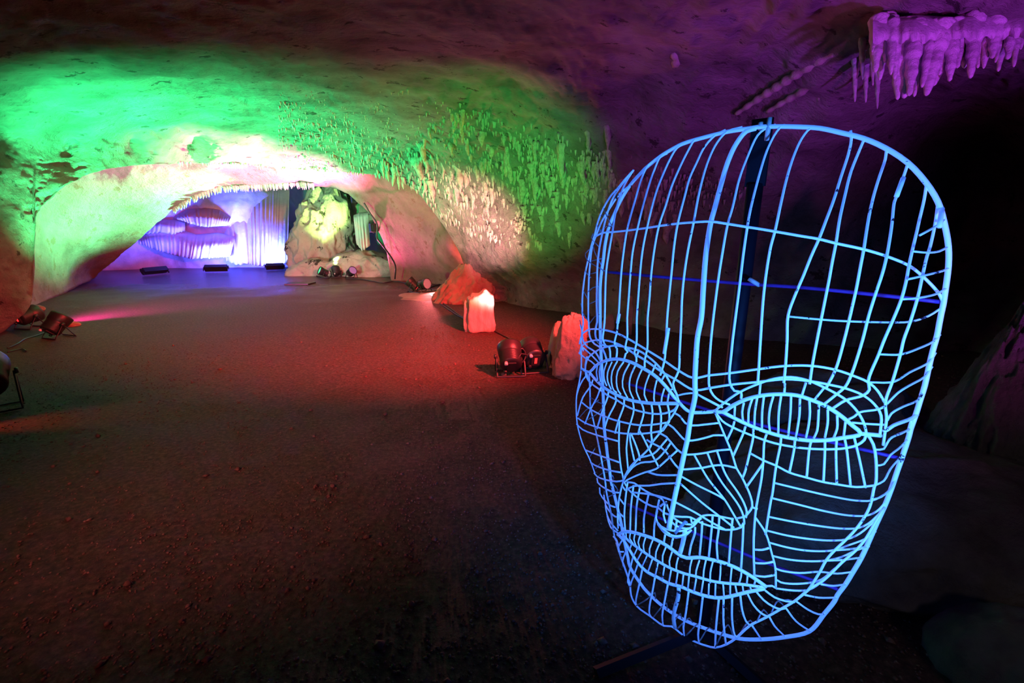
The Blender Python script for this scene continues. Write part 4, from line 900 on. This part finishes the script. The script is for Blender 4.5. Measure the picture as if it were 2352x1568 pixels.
# --- dark tie wires from the jaw line and the left side back to the outline rod
for s in ('630,160 700,120 760,75 800,40 805,100', '790,260 870,160 905,135 910,200', '960,320 1030,230 1045,280', '1000,370 1110,270 1140,310', '1085,425 1195,320 1215,355', '1195,495 1290,355 1330,380', '1345,530 1460,330 1500,420', '1540,450 1660,290 1690,340', '1720,300 1780,195 1830,260', '1850,220 1910,115 1975,180', '1960,110 2030,110 2040,140'):
    wire('tie_wire', 'q '+s, .0022, 'fr', 'wire_bare')
for s in ('j 300,385 330,460 395,585', 'j 230,525 285,605', 'j 205,610 190,650 260,735', 'j 200,680 215,770 285,910', 'j 170,755 135,790 150,850 240,910 310,950', 'j 150,880 135,950 185,1010', 'j 110,1110 155,1200', 'j 95,1240 115,1330 160,1400', 'j 85,1390 110,1500', 'j 255,600 330,545 380,550', 'j 270,450 350,445', 'j 185,860 290,835', 'j 185,975 240,960', 'j 150,1150 200,1100 265,1085', 'j 175,1245 265,1200', 'j 175,1420 220,1360 265,1340',
          'k 240,900 330,955 395,985', 'k 110,1140 180,1060 240,1010 340,930', 'k 190,1180 330,1090 390,1020', 'p 330,110 400,0', 'p 410,280 490,190 560,150', 'p 450,380 520,330 600,320', 'p 640,370 665,410 655,425', 'p 640,470 720,575 705,590', 'p 590,665 670,630', 'p 530,590 525,680 570,750'):
    wire('tie_wire', s, .0020, 'fr', 'wire_bare')
# --- stand
def lineR(s, off, r, nm, mat='bar'):
    px = T(s) if isinstance(s, str) else s
    P = [rim_pt(x, y, off) for x, y in px]; return tube(nm, catmull(P, .05), r, M[mat], mask, 8)
lineR([(1390, 624), (1545, 638), (1733, 653), (1842, 660), (2090, 685), (2165, 694)], -.008, .0048, 'crossbar')
lineR([(1440, 880), (1700, 963), (2066, 1052)], -.008, .0048, 'crossbar')
lineR([(1442, 1158), (1600, 1225), (1780, 1300), (1928, 1354)], -.008, .0048, 'crossbar')
ptop = rim_pt(1750, 296, -.045); 
tube('post', [ptop+np.array([0, 0, -.14]), np.array([ptop[0], ptop[1], .9]), np.array([ptop[0], ptop[1], .03])], .021, M['steel'], mask, 14)
pc = ptop+np.array([0, 0, -.06]); Mx = Matrix(((MU[0], -MN[0], 0, pc[0]), (MU[1], -MN[1], 0, pc[1]), (0, 0, 1, pc[2]), (0, 0, 0, 1)))
V, Fc = box_data((0, 0, 0), (.050, .012, .17)); link('top_plate', mesh('top_plate', xf(V, Mx), Fc), M['steel'], mask, smooth=False)
for x0, y0, x1, y1 in ((1747, 281, 1747, 296), (1768, 270, 1761, 322), (1720, 640, 1744, 655)):
    tube('bolt', [rim_pt(x0, y0, -.0), rim_pt(x0*.5+x1*.5, y0*.5+y1*.5, -.0), rim_pt(x1, y1, -.01)], .006, M['bolt'], mask, 8)
for ang in (200, 300, 60):
    a_ = math.radians(ang); e_ = np.array([ptop[0]+.42*math.cos(a_), ptop[1]+.42*math.sin(a_), .02])
    f0 = np.array([ptop[0], ptop[1], .035])
    V, Fc = tube_data([f0, (f0+e_)/2, e_], .022, 4, flat=.6); link('foot', mesh('foot', V, Fc), M['steel'], mask, smooth=False)
for s in ([(1650, 1440), (1655, 1490), (1663, 1568)], [(1685, 1462), (1710, 1515), (1730, 1568)]):
    pass

# ---- thin stage haze hanging under the ceiling on the left
V, Fc = box_data((-5.4, 4.9, 2.3), (3.6, 1.9, 1.7))
hz = link('haze', mesh('haze', V, Fc), None, None, smooth=False)
hm = bpy.data.materials.new('stage_haze'); hm.use_nodes = True; nt = hm.node_tree; nt.nodes.clear()
out = nd(nt, 'ShaderNodeOutputMaterial'); vol = nd(nt, 'ShaderNodeVolumePrincipled'); vol.inputs['Color'].default_value = (.85, .9, 1, 1); vol.inputs['Anisotropy'].default_value = .1
tcn = nd(nt, 'ShaderNodeTexCoord'); nz = nd(nt, 'ShaderNodeTexNoise', i_Scale=.6, i_Detail=2.0); nt.links.new(tcn.outputs['Object'], nz.inputs['Vector'])
mr = nd(nt, 'ShaderNodeMapRange'); nt.links.new(nz.outputs['Fac'], mr.inputs['Value']); mr.inputs['From Min'].default_value = .4; mr.inputs['From Max'].default_value = .65; mr.inputs['To Min'].default_value = 0; mr.inputs['To Max'].default_value = .05
nt.links.new(mr.outputs[0], vol.inputs['Density']); nt.links.new(vol.outputs[0], out.inputs['Volume'])
hz.data.materials.append(hm); tag(hz, 'thin drifting stage haze under the ceiling at the left', 'haze', kind='stuff')
